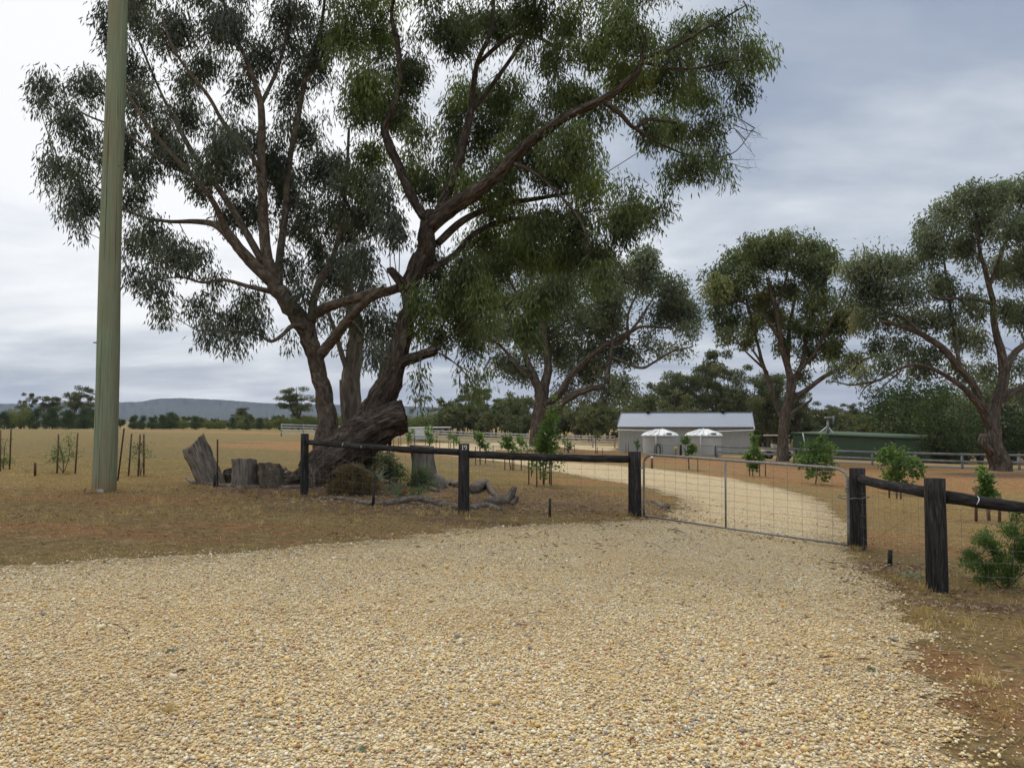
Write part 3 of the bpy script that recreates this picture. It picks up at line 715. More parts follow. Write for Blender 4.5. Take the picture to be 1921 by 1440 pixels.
# --- the leaning gum behind the numbered fence
DA = 18.2
limbsA = [
    [(580, 925, 50, -.1), (602, 893, 47, 0), (640, 852, 42, 0), (675, 812, 40, 0), (708, 775, 36, .1), (730, 725, 29, .1), (748, 675, 24, .1), (760, 620, 20, 0), (766, 565, 19, 0), (775, 515, 20, 0), (795, 470, 21, 0), (805, 420, 18, -.1), (808, 400, 17, -.1)],
    [(806, 425, 17, -.1), (848, 387, 18, -.3), (905, 352, 15, -.6), (955, 305, 13, -.9), (1010, 252, 11.5, -1.1), (1075, 213, 10, -1.3), (1130, 188, 8.5, -1.5), (1180, 152, 7.5, -1.6), (1203, 118, 5, -1.7), (1205, 60, 4, -1.7)],
    [(804, 420, 12, 0), (775, 375, 11, .3), (748, 315, 10, .5), (726, 262, 10, .6), (722, 243, 9, .6), (738, 205, 8, .6), (750, 140, 7, .8), (745, 75, 6, .9), (735, 20, 4, 1), (760, -70, 3, 1)],
    [(820, 410, 13, .1), (850, 335, 12, .4), (870, 262, 10, .6), (885, 200, 8, .8), (895, 120, 6, .8), (920, 60, 5, .8), (930, -40, 4, .8)],
    [(822, 455, 9, 0), (870, 412, 8, .6), (935, 385, 7, 1), (1010, 372, 5, 1.4), (1080, 360, 3, 1.6)],
    [(800, 510, 8, 0), (850, 480, 7, .8), (890, 438, 6, 1.4), (960, 410, 5, 2), (1040, 420, 3, 2)],
    [(750, 680, 13, .1), (780, 670, 12, -.3), (808, 660, 11, -.6), (818, 659, 10.5, -.65)],
    [(770, 560, 14, 0), (752, 530, 12, -.2), (738, 512, 10, -.3), (732, 505, 9, -.35)],
    [(1130, 188, 7, -1.5), (1165, 215, 6, -1.4), (1190, 240, 5, -1.2), (1215, 225, 4, -1), (1270, 230, 3, -1)],
    [(1190, 240, 4, -1.2), (1225, 262, 3, -1), (1290, 290, 2, -1), (1370, 290, 1.2, -1), (1415, 240, .8, -1)],
    [(895, 120, 5, .8), (960, 66, 5, .6), (1000, 66, 4, .4), (1045, 85, 4, .2), (1070, 50, 3, .2), (1095, -10, 2, .2)],
    [(960, 305, 6, -.9), (1010, 330, 4, -1.4), (1080, 400, 3, -1.8), (1110, 470, 2, -2)],
    [(1205, 110, 5, -1.7), (1260, 90, 4, -1.5), (1330, 50, 3, -1.5), (1400, 10, 1.5, -1.5)],
    [(1205, 118, 4, -1.7), (1290, 130, 3, -1.2), (1370, 115, 2, -1.2), (1440, 110, 1.2, -1.2)],
    [(880, 215, 6, .8), (930, 150, 5, 1.2), (990, 60, 4, 1.5), (1040, -60, 3, 1.5)],
]
clA = [(700, 60, 60, 70), (745, 150, 58, 55), (680, 150, 48, 50), (690, 212, 48, 35), (775, 112, 30, 50), (725, 195, 50, 35), (655, 60, 45, 60), (760, 215, 35, 30),
       (700, 290, 45, 35), (690, 345, 42, 35), (760, 320, 45, 38), (780, 255, 30, 30), (830, 35, 38, 38), (870, 72, 46, 38), (905, 35, 55, 42), (960, 50, 55, 50), (1005, 25, 50, 38), (1020, 105, 40, 32), (850, 90, 25, 25),
       (895, 175, 52, 52), (955, 200, 62, 62), (900, 262, 58, 52), (862, 232, 40, 48), (1000, 262, 62, 55), (1060, 205, 52, 52), (960, 325, 56, 48), (1080, 285, 55, 45), (840, 318, 45, 42), (880, 355, 45, 40), (810, 360, 35, 38), (940, 385, 55, 40),
       (1060, 40, 45, 45), (1130, 95, 56, 52), (1200, 50, 56, 52), (1180, 160, 60, 50), (1250, 130, 52, 50), (1290, 60, 40, 42), (1115, 185, 45, 42), (1300, 175, 45, 50), (1350, 120, 38, 48), (1405, 105, 35, 32), (1438, 108, 16, 12), (1392, 175, 26, 30), (1270, 240, 50, 42), (1330, 232, 38, 36), (1215, 250, 35, 30), (1300, 300, 42, 32), (1255, 325, 28, 18), (1345, 45, 30, 25), (1405, 25, 18, 14), (1335, 300, 20, 24), (1365, 330, 10, 14),
       (1040, 320, 50, 42), (1110, 345, 58, 45), (1160, 390, 50, 40), (1205, 400, 38, 34), (1240, 388, 16, 20), (1090, 420, 54, 44), (1030, 425, 55, 50), (965, 430, 50, 50), (1120, 470, 50, 32), (1065, 492, 40, 38), (1185, 435, 36, 22), (1000, 480, 46, 45), (940, 495, 40, 45), (1135, 510, 22, 30), (1095, 540, 16, 22),
       (900, 450, 48, 48), (870, 520, 45, 50), (835, 560, 38, 52), (865, 610, 36, 45), (800, 500, 36, 42), (792, 580, 28, 42), (905, 570, 35, 45), (825, 640, 28, 26), (882, 650, 20, 22), (786, 625, 15, 25),
       (785, 715, 8, 18), (788, 738, 8, 12), (905, 712, 15, 14), (895, 735, 12, 14), (872, 700, 6, 8), (1000, 560, 30, 45, -2), (985, 620, 20, 35, -2), (1045, 545, 25, 30, -2),
       (1000, -60, 120, 60), (820, -80, 110, 70), (1180, -50, 110, 60), (700, -60, 90, 60), (920, -170, 130, 60)]
def extraA(cr, br, sk, rng):
    # bare twigs at the right tips and hanging strands
    for (x, y, L) in [(1375, 235, 55), (1380, 245, 60), (1390, 240, 45), (1355, 300, 50), (1360, 305, 60), (1345, 310, 45), (1385, 225, 40), (860, 640, 60), (905, 640, 70), (895, 640, 60), (785, 660, 45)]:
        down = 1 if x < 1000 else rng.uniform(-.6, .9)
        p = [(x, y)]; a = math.atan2(down, .15 if x < 1000 else 1)
        for _ in range(4):
            a += rng.normal(0, .25); p.append((p[-1][0] + math.cos(a) * L / 4, p[-1][1] + math.sin(a) * L / 4))
        pts, _r = limb_pts([(q[0], q[1], 1, -1) for q in p], DA, 3)
        br.tube(pts, np.linspace(.009, .003, len(pts)), 4, False)
        for q in pts[4::2]:
            for _ in range(2):
                br.sticks([q], [q + rng.normal(0, .13, 3)], .003, .0015)
tA = tree('leaning_gum_tree', 'large leaning gum tree with rough red bark and long limb reaching right over the fence', 'tree', DA, at(600, 905), limbsA, clA, M['barkA'], M['leafA'], 11, 2.3, .155, .033, 30, .14, 1.1, .030, .013, .075, extra=extraA, tintf=lambda x, y: (840 < x < 1080 and 90 < y < 290) or (y < 170 and 660 < x < 720))
# broken butt of the old fallen limb, child of the leaning tree
bt = MB()
pts, rd = limb_pts([(585, 905, 44, -.25), (612, 878, 44, -.35), (645, 848, 44, -.42), (680, 820, 42, -.48), (712, 800, 37, -.52), (738, 786, 34, -.58), (755, 782, 34, -.62), (759, 781, 31, -.62)], DA)
bt.tube(pts, rd, 44, True, .10, 77)
bt.build('broken_limb_butt', M['barkA'], tA, smooth=True)
rt = MB()
for l in [[(605, 880, 26, -.3), (570, 895, 20, -.4), (545, 905, 12, -.5), (528, 914, 5, -.6)], [(640, 890, 26, -.2), (665, 915, 14, -.3), (690, 925, 5, -.4)], [(590, 880, 26, -.6), (590, 915, 20, -.9), (598, 932, 9, -1.1)], [(560, 900, 14, 0), (540, 890, 9, .2), (533, 880, 6, .3)]]:
    pts, rd = limb_pts(l, DA); rt.tube(pts, rd, 12, True, .12, 5)
rt.build('root_flare', M['barkA'], tA, smooth=True)
# --- the left gum, next to it
DB = 19.6
limbsB = [
    [(602, 900, 34, 0), (606, 860, 28, 0), (611, 800, 22, 0), (609, 750, 19, 0), (598, 700, 18, 0), (582, 645, 19, 0), (562, 605, 20, -.1), (538, 568, 19, -.2), (518, 538, 17, -.3), (508, 515, 14, -.3)],
    [(515, 540, 14, -.3), (500, 470, 12, -.4), (494, 400, 11, -.5), (490, 300, 9, -.5), (492, 240, 8, -.5), (488, 190, 7, -.4), (470, 130, 5, -.3), (430, 40, 3, -.2), (410, -40, 2, 0)],
    [(522, 548, 11, -.1), (524, 490, 9, .2), (535, 400, 8, .5), (542, 310, 7, .7), (560, 215, 6, .9), (577, 130, 5, 1), (600, 60, 4, 1), (612, -20, 3, 1)],
    [(512, 530, 14, -.3), (470, 488, 13, -.5), (442, 455, 11, -.7), (420, 420, 8, -.8), (392, 366, 6, -1), (340, 308, 5, -1.2), (290, 252, 4, -1.4), (240, 180, 3, -1.6), (200, 90, 2, -1.6)],
    [(440, 458, 9, -.7), (408, 424, 8, -.3), (370, 416, 6, 0), (310, 415, 4, .2), (250, 400, 3, .4), (180, 350, 2, .4)],
    [(492, 490, 9, -.4), (452, 420, 8, 0), (420, 368, 7, .3), (370, 300, 6, .6), (330, 230, 5, .9), (300, 170, 3, 1.1), (262, 80, 2.5, 1.2)],
    [(494, 330, 6, -.5), (460, 275, 5, -.9), (420, 232, 4.5, -1.2), (390, 180, 4, -1.4), (330, 100, 3, -1.6), (300, 20, 2, -1.7)],
    [(575, 612, 8, -.3), (548, 612, 6, -.4), (530, 628, 4.5, -.5), (508, 640, 4, -.7), (480, 626, 3, -.8), (430, 620, 2.5, -.9), (370, 620, 2, -1)],
    [(512, 548, 7, -.3), (465, 537, 5, -.6), (420, 525, 4, -.8), (380, 530, 3, -1), (335, 520, 2, -1.1), (260, 530, 1.5, -1.2)],
    [(584, 625, 10, 0), (587, 570, 9, .2), (602, 526, 8.5, .4), (624, 486, 7, .6), (640, 420, 5, .8), (650, 330, 4, 1), (655, 240, 3, 1.2)],
    [(598, 668, 13, 0), (622, 640, 12, -.2), (645, 611, 11, -.4), (668, 583, 10, -.6), (690, 562, 10, -.8), (716, 548, 10, -1.0), (748, 540, 11, -1.2)],
    [(572, 605, 9, 0), (600, 583, 12, -.1), (643, 567, 11, -.4), (690, 553, 11, -.7), (720, 545, 10, -1.0)],
    [(300, 300, 3, -1.4), (230, 245, 3, -1.3), (160, 215, 2, -1.2), (100, 175, 1.2, -1.2)],
    [(170, 345, 2.5, .3), (130, 320, 2, .2), (110, 300, 1.5, 0)],
    [(488, 200, 5, -.4), (520, 130, 4, .4), (540, 50, 3, .8), (545, -50, 2, 1)],
]
clB = [(100, 170, 36, 30), (140, 222, 40, 33), (168, 150, 30, 48), (168, 275, 32, 36), (115, 312, 36, 34), (142, 358, 42, 42), (165, 400, 27, 28), (150, 432, 12, 18), (75, 195, 18, 14), (90, 290, 14, 12),
       (196, 50, 22, 58), (255, 50, 42, 56), (245, 130, 36, 48), (270, 200, 44, 42), (240, 270, 45, 38), (300, 255, 34, 34), (230, 320, 35, 30),
       (340, 50, 50, 48), (378, 110, 38, 38), (345, 150, 28, 30), (425, 45, 55, 52), (472, 105, 52, 45), (540, 50, 55, 55), (600, 55, 45, 50), (450, 165, 34, 22), (555, 130, 48, 45), (612, 120, 28, 38),
       (352, 222, 48, 46), (400, 275, 52, 45), (340, 300, 42, 38), (450, 255, 42, 42), (505, 300, 50, 50), (572, 245, 50, 45), (600, 320, 44, 42), (545, 190, 34, 20), (430, 330, 42, 34), (540, 330, 40, 40), (390, 345, 35, 28),
       (275, 320, 30, 26), (250, 378, 28, 36), (285, 440, 38, 42), (258, 460, 26, 26), (315, 482, 35, 32), (370, 475, 28, 28), (352, 498, 24, 18), (250, 528, 16, 28), (300, 542, 30, 20), (308, 588, 22, 20), (372, 578, 26, 22), (425, 590, 45, 40), (398, 622, 28, 18), (465, 560, 24, 26), (440, 640, 36, 12), (478, 600, 20, 30), (412, 528, 24, 16), (290, 505, 22, 20),
       (432, 405, 34, 30), (480, 395, 40, 40), (522, 360, 42, 42), (562, 425, 40, 40), (600, 395, 40, 44), (642, 370, 42, 40), (655, 430, 45, 45), (602, 475, 36, 36), (552, 505, 28, 36), (640, 330, 32, 40), (700, 410, 38, 42), (690, 480, 34, 32), (740, 430, 28, 40), (720, 370, 28, 36),
       (565, 545, 20, 30), (620, 525, 38, 30), (650, 500, 30, 26), (602, 600, 20, 14), (655, 590, 24, 22), (705, 600, 28, 36), (720, 640, 22, 36), (700, 655, 16, 24), (740, 600, 20, 28), (545, 640, 6, 8),
       (400, -60, 110, 60), (250, -60, 90, 60), (560, -70, 110, 60), (480, -160, 130, 60)]
tB = tree('spreading_gum_tree', 'tall spreading gum tree with smooth brown trunk forking left, behind the cut stumps', 'tree', DB, at(605, 885), limbsB, clB, M['barkB'], M['leafB'], 21, 2.6, .165, .035, 29, .145, 1.1, .028, .013, .06)
# --- dead grey trunk behind
DC = 22.5
limbsC = [[(655, 880, 22, 0), (657, 820, 20, 0), (660, 760, 19, 0), (659, 715, 20, 0), (666, 660, 18, 0), (668, 620, 16, 0), (655, 560, 12, 0), (650, 500, 9, 0)],
          [(651, 700, 5, -.1), (640, 660, 6, -.2), (626, 615, 5, -.3), (610, 570, 4, -.3)], [(645, 800, 4, -.3), (641, 750, 4, -.35), (639, 712, 3, -.35)], [(668, 620, 9, 0), (672, 560, 7, .2), (690, 500, 5, .4)]]
clC = [(655, 555, 32, 40, .3), (690, 540, 28, 40, .3), (645, 640, 12, 20, .4), (690, 655, 12, 30, .3), (620, 555, 25, 25, .4), (670, 480, 35, 40, .6)]
tC = tree('grey_trunk_tree', 'tree with pale grey weathered trunk standing between the two large gums', 'tree', DC, at(655, 880), limbsC, clC, M['barkC'], M['leafB'], 31, 1.2, .15, .038, 22, .18, .9, .022, .018, .08)
# --- middle gum by the white fence
DM = 65
limbsM = [[(1008, 850, 19, 0), (1010, 815, 17, 0), (1014, 775, 17, 0), (1015, 740, 13, 0), (1003, 715, 9, 0), (990, 680, 7, .5), (975, 640, 5, 1), (950, 590, 4, 1), (910, 530, 3, 1)],
          [(1014, 770, 14, 0), (1022, 725, 10, .5), (1028, 680, 8, 1), (1020, 620, 6, 1.5), (1010, 560, 4, 2)], [(1016, 780, 12, 0), (1042, 765, 9, -1), (1070, 745, 8.5, -1.5), (1100, 730, 7, -2), (1130, 724, 5, -2)],
          [(1020, 760, 9, 0), (1048, 740, 8, -.5), (1068, 710, 7, -1), (1100, 675, 6, -1), (1140, 645, 5.5, -1.5), (1185, 620, 4, -2), (1210, 612, 3, -2), (1260, 615, 2, -2)], [(1140, 645, 5, -1.5), (1165, 640, 4, -1.5), (1200, 600, 3, -1.5), (1225, 560, 2, -1.5)],
          [(1140, 720, 5, -2), (1142, 690, 4.5, -2), (1148, 650, 3.5, -2), (1150, 600, 3, -2)], [(1150, 670, 3.5, -2), (1200, 690, 3, -2), (1225, 680, 2.5, -2), (1260, 660, 2, -2), (1300, 650, 1, -2)], [(1180, 640, 3.5, -1.5), (1178, 590, 3, -1), (1200, 540, 2.5, 0)],
          [(1000, 710, 5, 0), (975, 690, 4, -1), (940, 650, 3, -1), (890, 620, 2, -1)], [(975, 560, 4, 1), (940, 500, 3, 1), (920, 470, 2, 1)]]
clM = [(920, 480, 35, 30), (880, 520, 40, 40), (930, 560, 45, 38), (985, 490, 45, 40), (1000, 560, 50, 42), (1060, 540, 48, 42), (900, 610, 42, 38), (960, 625, 45, 38), (1020, 630, 50, 38), (1085, 600, 50, 42), (1130, 560, 45, 45), (1180, 530, 40, 38), (1200, 480, 30, 26), (1215, 510, 32, 35), (1250, 545, 36, 34), (1285, 570, 28, 30), (1240, 590, 40, 28), (1285, 600, 28, 20), (1290, 625, 14, 14), (1150, 610, 40, 36), (1130, 500, 42, 38), (1050, 480, 40, 38),
       (960, 680, 32, 26), (985, 700, 20, 18), (1050, 665, 42, 30), (1110, 655, 40, 28), (1165, 660, 28, 22), (1090, 700, 34, 24), (1130, 690, 28, 22), (1148, 715, 22, 18), (1175, 725, 22, 20), (1130, 740, 18, 14), (1095, 740, 16, 12), (1190, 660, 22, 10), (1235, 655, 20, 10), (1275, 660, 18, 10), (1210, 640, 16, 12), (1060, 725, 20, 12), (930, 680, 14, 14), (1160, 745, 12, 10)]
tree('broad_gum_tree', 'broad dense grey-green gum tree in front of the white rail fence', 'tree', DM, at(1008, 840), limbsM, clM, M['barkM'], M['leafM'], 41, 5.5, .34, .12, 22, .36, .6, .075, .035, .08)
# --- umbrella shaped gum beyond the gate
DR = 54
limbsR = [[(1468, 868, 15, 0), (1469, 840, 12, 0), (1472, 790, 11, 0), (1478, 755, 11, 0), (1485, 725, 9, 0), (1478, 690, 7, 0), (1465, 640, 6, -.5), (1455, 580, 5, -.8), (1440, 520, 4, -1)],
          [(1482, 735, 8, 0), (1478, 680, 5, .5), (1482, 610, 4, .8), (1495, 540, 3, 1)], [(1480, 740, 7, 0), (1500, 740, 6, 0), (1530, 718, 5, -.5), (1575, 690, 4, -1), (1640, 668, 2.5, -1.5)], [(1472, 790, 6, 0), (1458, 765, 5, .2), (1445, 720, 4.5, .4), (1430, 680, 4, .6), (1420, 640, 3, .6), (1400, 560, 2.5, .6)],
          [(1440, 700, 3.5, .4), (1418, 665, 2.5, .3), (1410, 655, 2.5, .3)], [(1432, 690, 3, .5), (1400, 660, 2, .2), (1375, 630, 1.5, 0)], [(1486, 720, 6, 0), (1505, 680, 5, .5), (1515, 620, 4, 1), (1535, 560, 3, 1.5), (1560, 500, 2, 1.5)], [(1495, 700, 4, 0), (1530, 660, 3.5, -.5), (1560, 600, 3, -1), (1590, 540, 2, -1)],
          [(1475, 780, 5, 0), (1500, 765, 4, -.4), (1518, 752, 3, -.6), (1523, 746, 2.5, -.6)], [(1465, 640, 4, -.5), (1430, 590, 3, -1), (1380, 560, 2, -1.4)], [(1455, 590, 3.5, -.8), (1475, 520, 3, -.8), (1480, 470, 2, -.8)]]
clR = [(1430, 465, 42, 22), (1480, 458, 45, 20), (1525, 470, 32, 22), (1395, 490, 34, 24), (1360, 525, 34, 26), (1345, 545, 22, 22), (1445, 490, 40, 20), (1500, 490, 36, 18), (1410, 520, 30, 18), (1380, 560, 28, 22), (1345, 580, 14, 14), (1370, 600, 26, 20), (1365, 625, 14, 14), (1425, 560, 32, 22), (1480, 545, 30, 18), (1460, 600, 28, 22), (1410, 610, 26, 20), (1540, 520, 26, 26), (1555, 490, 20, 20), (1530, 570, 32, 26), (1500, 620, 24, 20), (1555, 610, 30, 24), (1400, 640, 18, 12), (1560, 650, 32, 20), (1600, 680, 26, 14), (1520, 660, 24, 16), (1470, 645, 18, 14), (1590, 590, 30, 28), (1500, 700, 20, 10)]
tree('umbrella_gum_tree', 'gum tree with domed umbrella crown standing just right of the grey shed', 'tree', DR, at(1468, 866), limbsR, clR, M['barkM'], M['leafO'], 51, 4.0, .30, .10, 22, .26, .6, .105, .026, .05)
# --- gum at the right edge
DE = 42
limbsE = [[(1878, 888, 23, 0), (1872, 860, 20, 0), (1862, 825, 17, 0), (1862, 790, 14, 0), (1870, 750, 11, 0), (1885, 710, 11, 0), (1882, 670, 9, 0), (1868, 620, 7, 0), (1860, 560, 6, 0), (1840, 480, 4, 0), (1830, 400, 3, 0)],
          [(1862, 805, 12, 0), (1842, 765, 9, -.3), (1828, 725, 7.5, -.6), (1800, 690, 6.5, -.8), (1770, 655, 7, -1), (1730, 628, 6, -1.2), (1690, 612, 5, -1.4), (1650, 602, 3, -1.6)], [(1845, 770, 9, -.3), (1815, 735, 7, -.8), (1775, 705, 5, -1.2), (1730, 685, 4, -1.5), (1690, 690, 3.5, -1.8), (1650, 712, 2.5, -2), (1600, 722, 2, -2), (1560, 715, 1.2, -2)],
          [(1730, 628, 5, -1.2), (1700, 600, 4, -1), (1660, 585, 3, -.8), (1650, 575, 2, -.8)], [(1885, 700, 8, 0), (1900, 665, 7, .5), (1925, 645, 6, .8), (1980, 620, 4, 1)], [(1862, 570, 5, 0), (1820, 560, 4, -.5), (1760, 560, 3, -.8), (1740, 545, 2, -.8)], [(1855, 540, 4, 0), (1880, 470, 4, .5), (1910, 400, 3, 1), (1930, 340, 2, 1)],
          [(1650, 712, 1.8, -2), (1625, 725, 1.4, -2), (1612, 745, 1, -2)], [(1690, 695, 2, -1.8), (1660, 722, 1.5, -1.9), (1625, 760, 1, -2)], [(1800, 690, 5, -.8), (1790, 620, 4, 0), (1780, 560, 3, .5), (1770, 480, 2, .8)], [(1875, 750, 9, 0), (1900, 735, 8, .6), (1935, 720, 6, 1)], [(1860, 850, 9, -.5), (1845, 832, 10, -.8), (1846, 815, 8, -.9)]]
clE = [(1830, 370, 36, 26), (1880, 370, 40, 30), (1920, 365, 38, 30), (1780, 400, 36, 28), (1850, 420, 42, 32), (1905, 430, 40, 34), (1760, 450, 38, 34), (1810, 470, 38, 32), (1730, 480, 24, 30), (1880, 500, 38, 30), (1925, 500, 34, 40), (1700, 500, 30, 26), (1650, 495, 38, 26), (1600, 500, 34, 24), (1655, 540, 36, 26), (1615, 550, 34, 26), (1700, 555, 36, 28), (1760, 530, 36, 30), (1650, 590, 36, 22), (1610, 600, 26, 20), (1710, 600, 34, 22), (1770, 590, 32, 26), (1825, 570, 32, 26), (1880, 580, 22, 26), (1790, 630, 26, 20), (1750, 660, 26, 16), (1690, 650, 32, 16), (1640, 645, 28, 14), (1710, 690, 22, 12), (1655, 680, 26, 14), (1620, 700, 22, 12), (1580, 690, 22, 12), (1830, 640, 24, 22), (1915, 590, 26, 32), (1905, 690, 22, 14), (1800, 690, 26, 16), (1850, 690, 24, 14), (1920, 740, 18, 20), (1960, 600, 40, 60), (1980, 440, 50, 80), (1740, 425, 18, 16), (1790, 370, 18, 14), (1740, 690, 22, 12)]
tree('spreading_gum_by_rail', 'large gum tree with blackened base at the right edge beside the grey rail fence', 'tree', DE, at(1880, 884), limbsE, clE, M['barkM'], M['leafM'], 61, 3.2, .26, .08, 22, .24, .7, .065, .024, .05)
# --- generic background trees, built once per kind at 10 m and copied
def gen_tree(name, kind, seed):
    g = np.random.default_rng(seed)
    t = bpy.data.objects.new(name, None); COL.objects.link(t); ORG[t.name] = (0, 0, 0)
    tr, cr = MB(), MB(); tips = []
    if kind == 'gum':
        nst = 3 + seed % 3
        for s_ in range(nst):
            a = g.uniform(0, 6.28); sp = g.uniform(.8, 2.6)
            top = np.array([math.cos(a) * sp, math.sin(a) * sp, g.uniform(6.5, 9.2)])
            fork = np.array([0, 0, g.uniform(1.2, 3.0)])
            ln = smooth_line([[0, 0, -.3], fork, (fork + top) / 2 + [math.cos(a) * .5, math.sin(a) * .5, 0], top], 4)
            tr.tube(ln, np.linspace(.22, .035, len(ln)), 6, False)
            tips += [ln[-1], ln[-3], ln[-5]]
        for tp in list(tips):
            for _ in range(3):
                c = tp + g.normal(0, 1, 3) * [1.1, 1.1, .7]
                c[2] = min(c[2], 9.3 - .12 * (c[0] ** 2 + c[1] ** 2) ** .5)
                tr.sticks([tp - [0, 0, .4]], [c], .03, .012)
                n = 190
                ax = np.array([1, 1, .62]) * g.uniform(.6, 1.05)
                p = c + unit(g.normal(size=(n, 3))) * (g.uniform(0, 1, (n, 1)) ** .4) * ax
                cr.leaves(p, np.stack([g.normal(0, .5, n), g.normal(0, .5, n), g.normal(-.5, .5, n)], 1), g.uniform(.22, .42, n), g.uniform(.08, .14, n), g, np.clip(g.normal(.45, .15) + g.normal(0, .15, n), 0, 1))
    elif kind == 'cone':
        tr.tube([[0, 0, -.3], [0, 0, 3], [0, 0, 8]], [.2, .15, .04], 6)
        for k_ in range(46):
            h = g.uniform(.3, 9.2); w = 3.3 * (1 - (h / 10.5) ** 1.6) * g.uniform(.6, 1); a = g.uniform(0, 6.28)
            c = np.array([math.cos(a) * w * .75, math.sin(a) * w * .75, h]); n = 90
            tr.sticks([[0, 0, max(h - .6, .2)]], [c], .04, .015)
            p = c + g.normal(0, 1, (n, 3)) * [.62, .62, .5]
            cr.leaves(p, np.stack([g.normal(0, .5, n), g.normal(0, .5, n), g.normal(.5, .5, n)], 1), g.uniform(.25, .5, n), g.uniform(.10, .18, n), g, np.clip(g.normal(.4, .15) + g.normal(0, .15, n), 0, 1))
    else:   # round bush 10 m wide scale
        for k_ in range(7):
            a = g.uniform(0, 6.28); tr.tube(smooth_line([[0, 0, -.3], [math.cos(a), math.sin(a), 2.5], [math.cos(a) * 2.5, math.sin(a) * 2.5, 7]], 3), np.linspace(.18, .04, 7), 5, False)
        for k_ in range(48):
            u = unit(g.normal(size=3)) * g.uniform(.4, 1) ** .5
            c = np.array([u[0] * 3.6, u[1] * 3.6, 4.8 + u[2] * 4.2]); n = 90
            p = c + g.normal(0, 1, (n, 3)) * [.75, .75, .6]
            p[:, 2] = np.abs(p[:, 2])
            cr.leaves(p, g.normal(0, 1, (n, 3)), g.uniform(.3, .55, n), g.uniform(.12, .22, n), g, np.clip(g.normal(.45, .16) + g.normal(0, .15, n), 0, 1))
    a = tr.build('trunk', M['barkM'], t, local=True)
    b_ = cr.build('crown', M['leafF'] if kind == 'gum' else M['leafD'] if kind == 'cone' else M['leafY'], t, local=True)
    return t
protos = {}
used_p = set()
def put(kind, px, by, ty, d, label, name, cat, group, wide=1.0, rz=0.0, leaf=None):
    if kind not in protos:
        protos[kind] = gen_tree(name, kind.rstrip('0123456789'), sum(map(ord, kind)))
    t = protos[kind]
    if kind in used_p:
        t = copy_tree(t); t.name = name
    used_p.add(kind)
    b_ = P(px, by, d); z = g1(b_[0], b_[1])
    h = P(px, ty, d)[2] - z
    t.location = (b_[0], b_[1], z)
    t.scale = (h / 9.6 * wide,) * 2 + (h / 9.6,)
    t.rotation_euler = (0, 0, rz)
    tag(t, label, cat, group)
    if leaf:
        for c in t.children:
            if c.data.materials[0].name.find('bark') < 0:
                c.data = c.data.copy(); c.data.materials[0] = leaf
    return t
GB = 'background gums and shrubs at the paddock edge'
bgl = [
 ('gum1', 45, 806, 735, 150, 'small umbrella topped gum far left above the dark shrubs', 'distant_gum_tree', .8),
 ('gum2', 132, 806, 718, 140, 'gum with tufted crown rising just left of the utility pole', 'distant_gum_tree', 1.0),
 ('gum3', 88, 806, 742, 150, 'olive gum between the two tufted gums left of the pole', 'distant_gum_tree', 1.1),
 ('gum1', 168, 806, 745, 160, 'gum half hidden behind the left side of the utility pole', 'distant_gum_tree', 1.0),
 ('gum2', 560, 806, 722, 135, 'round headed gum on the skyline left of the large trunks', 'distant_gum_tree', 1.35),
 ('gum3', 455, 806, 764, 170, 'low pale gum on the skyline right of the range top', 'distant_gum_tree', 1.3),
 ('gum1', 930, 832, 728, 125, 'olive gum seen under the broad gum, left of its trunk', 'woodland_gum_tree', 1.2),
 ('gum2', 890, 832, 716, 130, 'sparse gum at the left end of the wood behind the white rails', 'woodland_gum_tree', .9),
 ('gum3', 970, 832, 748, 120, 'gum directly left of the broad gum trunk in the wood', 'woodland_gum_tree', 1.1),
 ('gum2', 840, 828, 752, 140, 'rounded gum left of the hanging branch tips, behind the white rails', 'woodland_gum_tree', 1.4),
 ('gum2', 1235, 842, 688, 115, 'open crowned gum rising behind the left end of the shed roof', 'woodland_gum_tree', .9),
 ('gum3', 1275, 842, 700, 112, 'yellowish gum behind the first roof vent of the shed', 'woodland_gum_tree', .85),
 ('gum1', 1345, 845, 655, 110, 'tallest gum behind the middle of the shed roof', 'woodland_gum_tree', .85),
 ('gum4', 1400, 845, 682, 105, 'gum behind the right end of the shed roof', 'woodland_gum_tree', .9),
 ('gum2', 1310, 845, 672, 118, 'gum between the tallest one and the yellowish one behind the shed', 'woodland_gum_tree', .8),
 ('gum3', 1440, 850, 700, 100, 'dark gum left of the umbrella gum trunk behind the shed corner', 'woodland_gum_tree', 1.0),
 ('gum1', 1535, 848, 752, 120, 'rounded gum behind the green shed, right of the umbrella gum trunk', 'woodland_gum_tree', 1.3),
 ('gum4', 1580, 850, 756, 125, 'gum behind the steel mast on the green shed', 'woodland_gum_tree', 1.3),
 ('gum2', 1612, 850, 750, 130, 'thin topped gum on the skyline right of the steel mast', 'woodland_gum_tree', .8),
 ('gum3', 1500, 850, 735, 110, 'gum partly hidden by the umbrella gum trunk', 'woodland_gum_tree', 1.0),
 ('gum4', 1200, 840, 742, 120, 'low olive gum just left of the shed gable', 'woodland_gum_tree', 1.2),
 ('gum1', 1140, 840, 752, 118, 'low gum below the right limb of the broad gum', 'woodland_gum_tree', 1.3),
]
for i, (kd, px, by, ty, d, lb, nm, wd) in enumerate(bgl):
    put(kd, px, by, ty, d, lb, nm, 'tree', 'gums in the background', wd, i * 1.3)
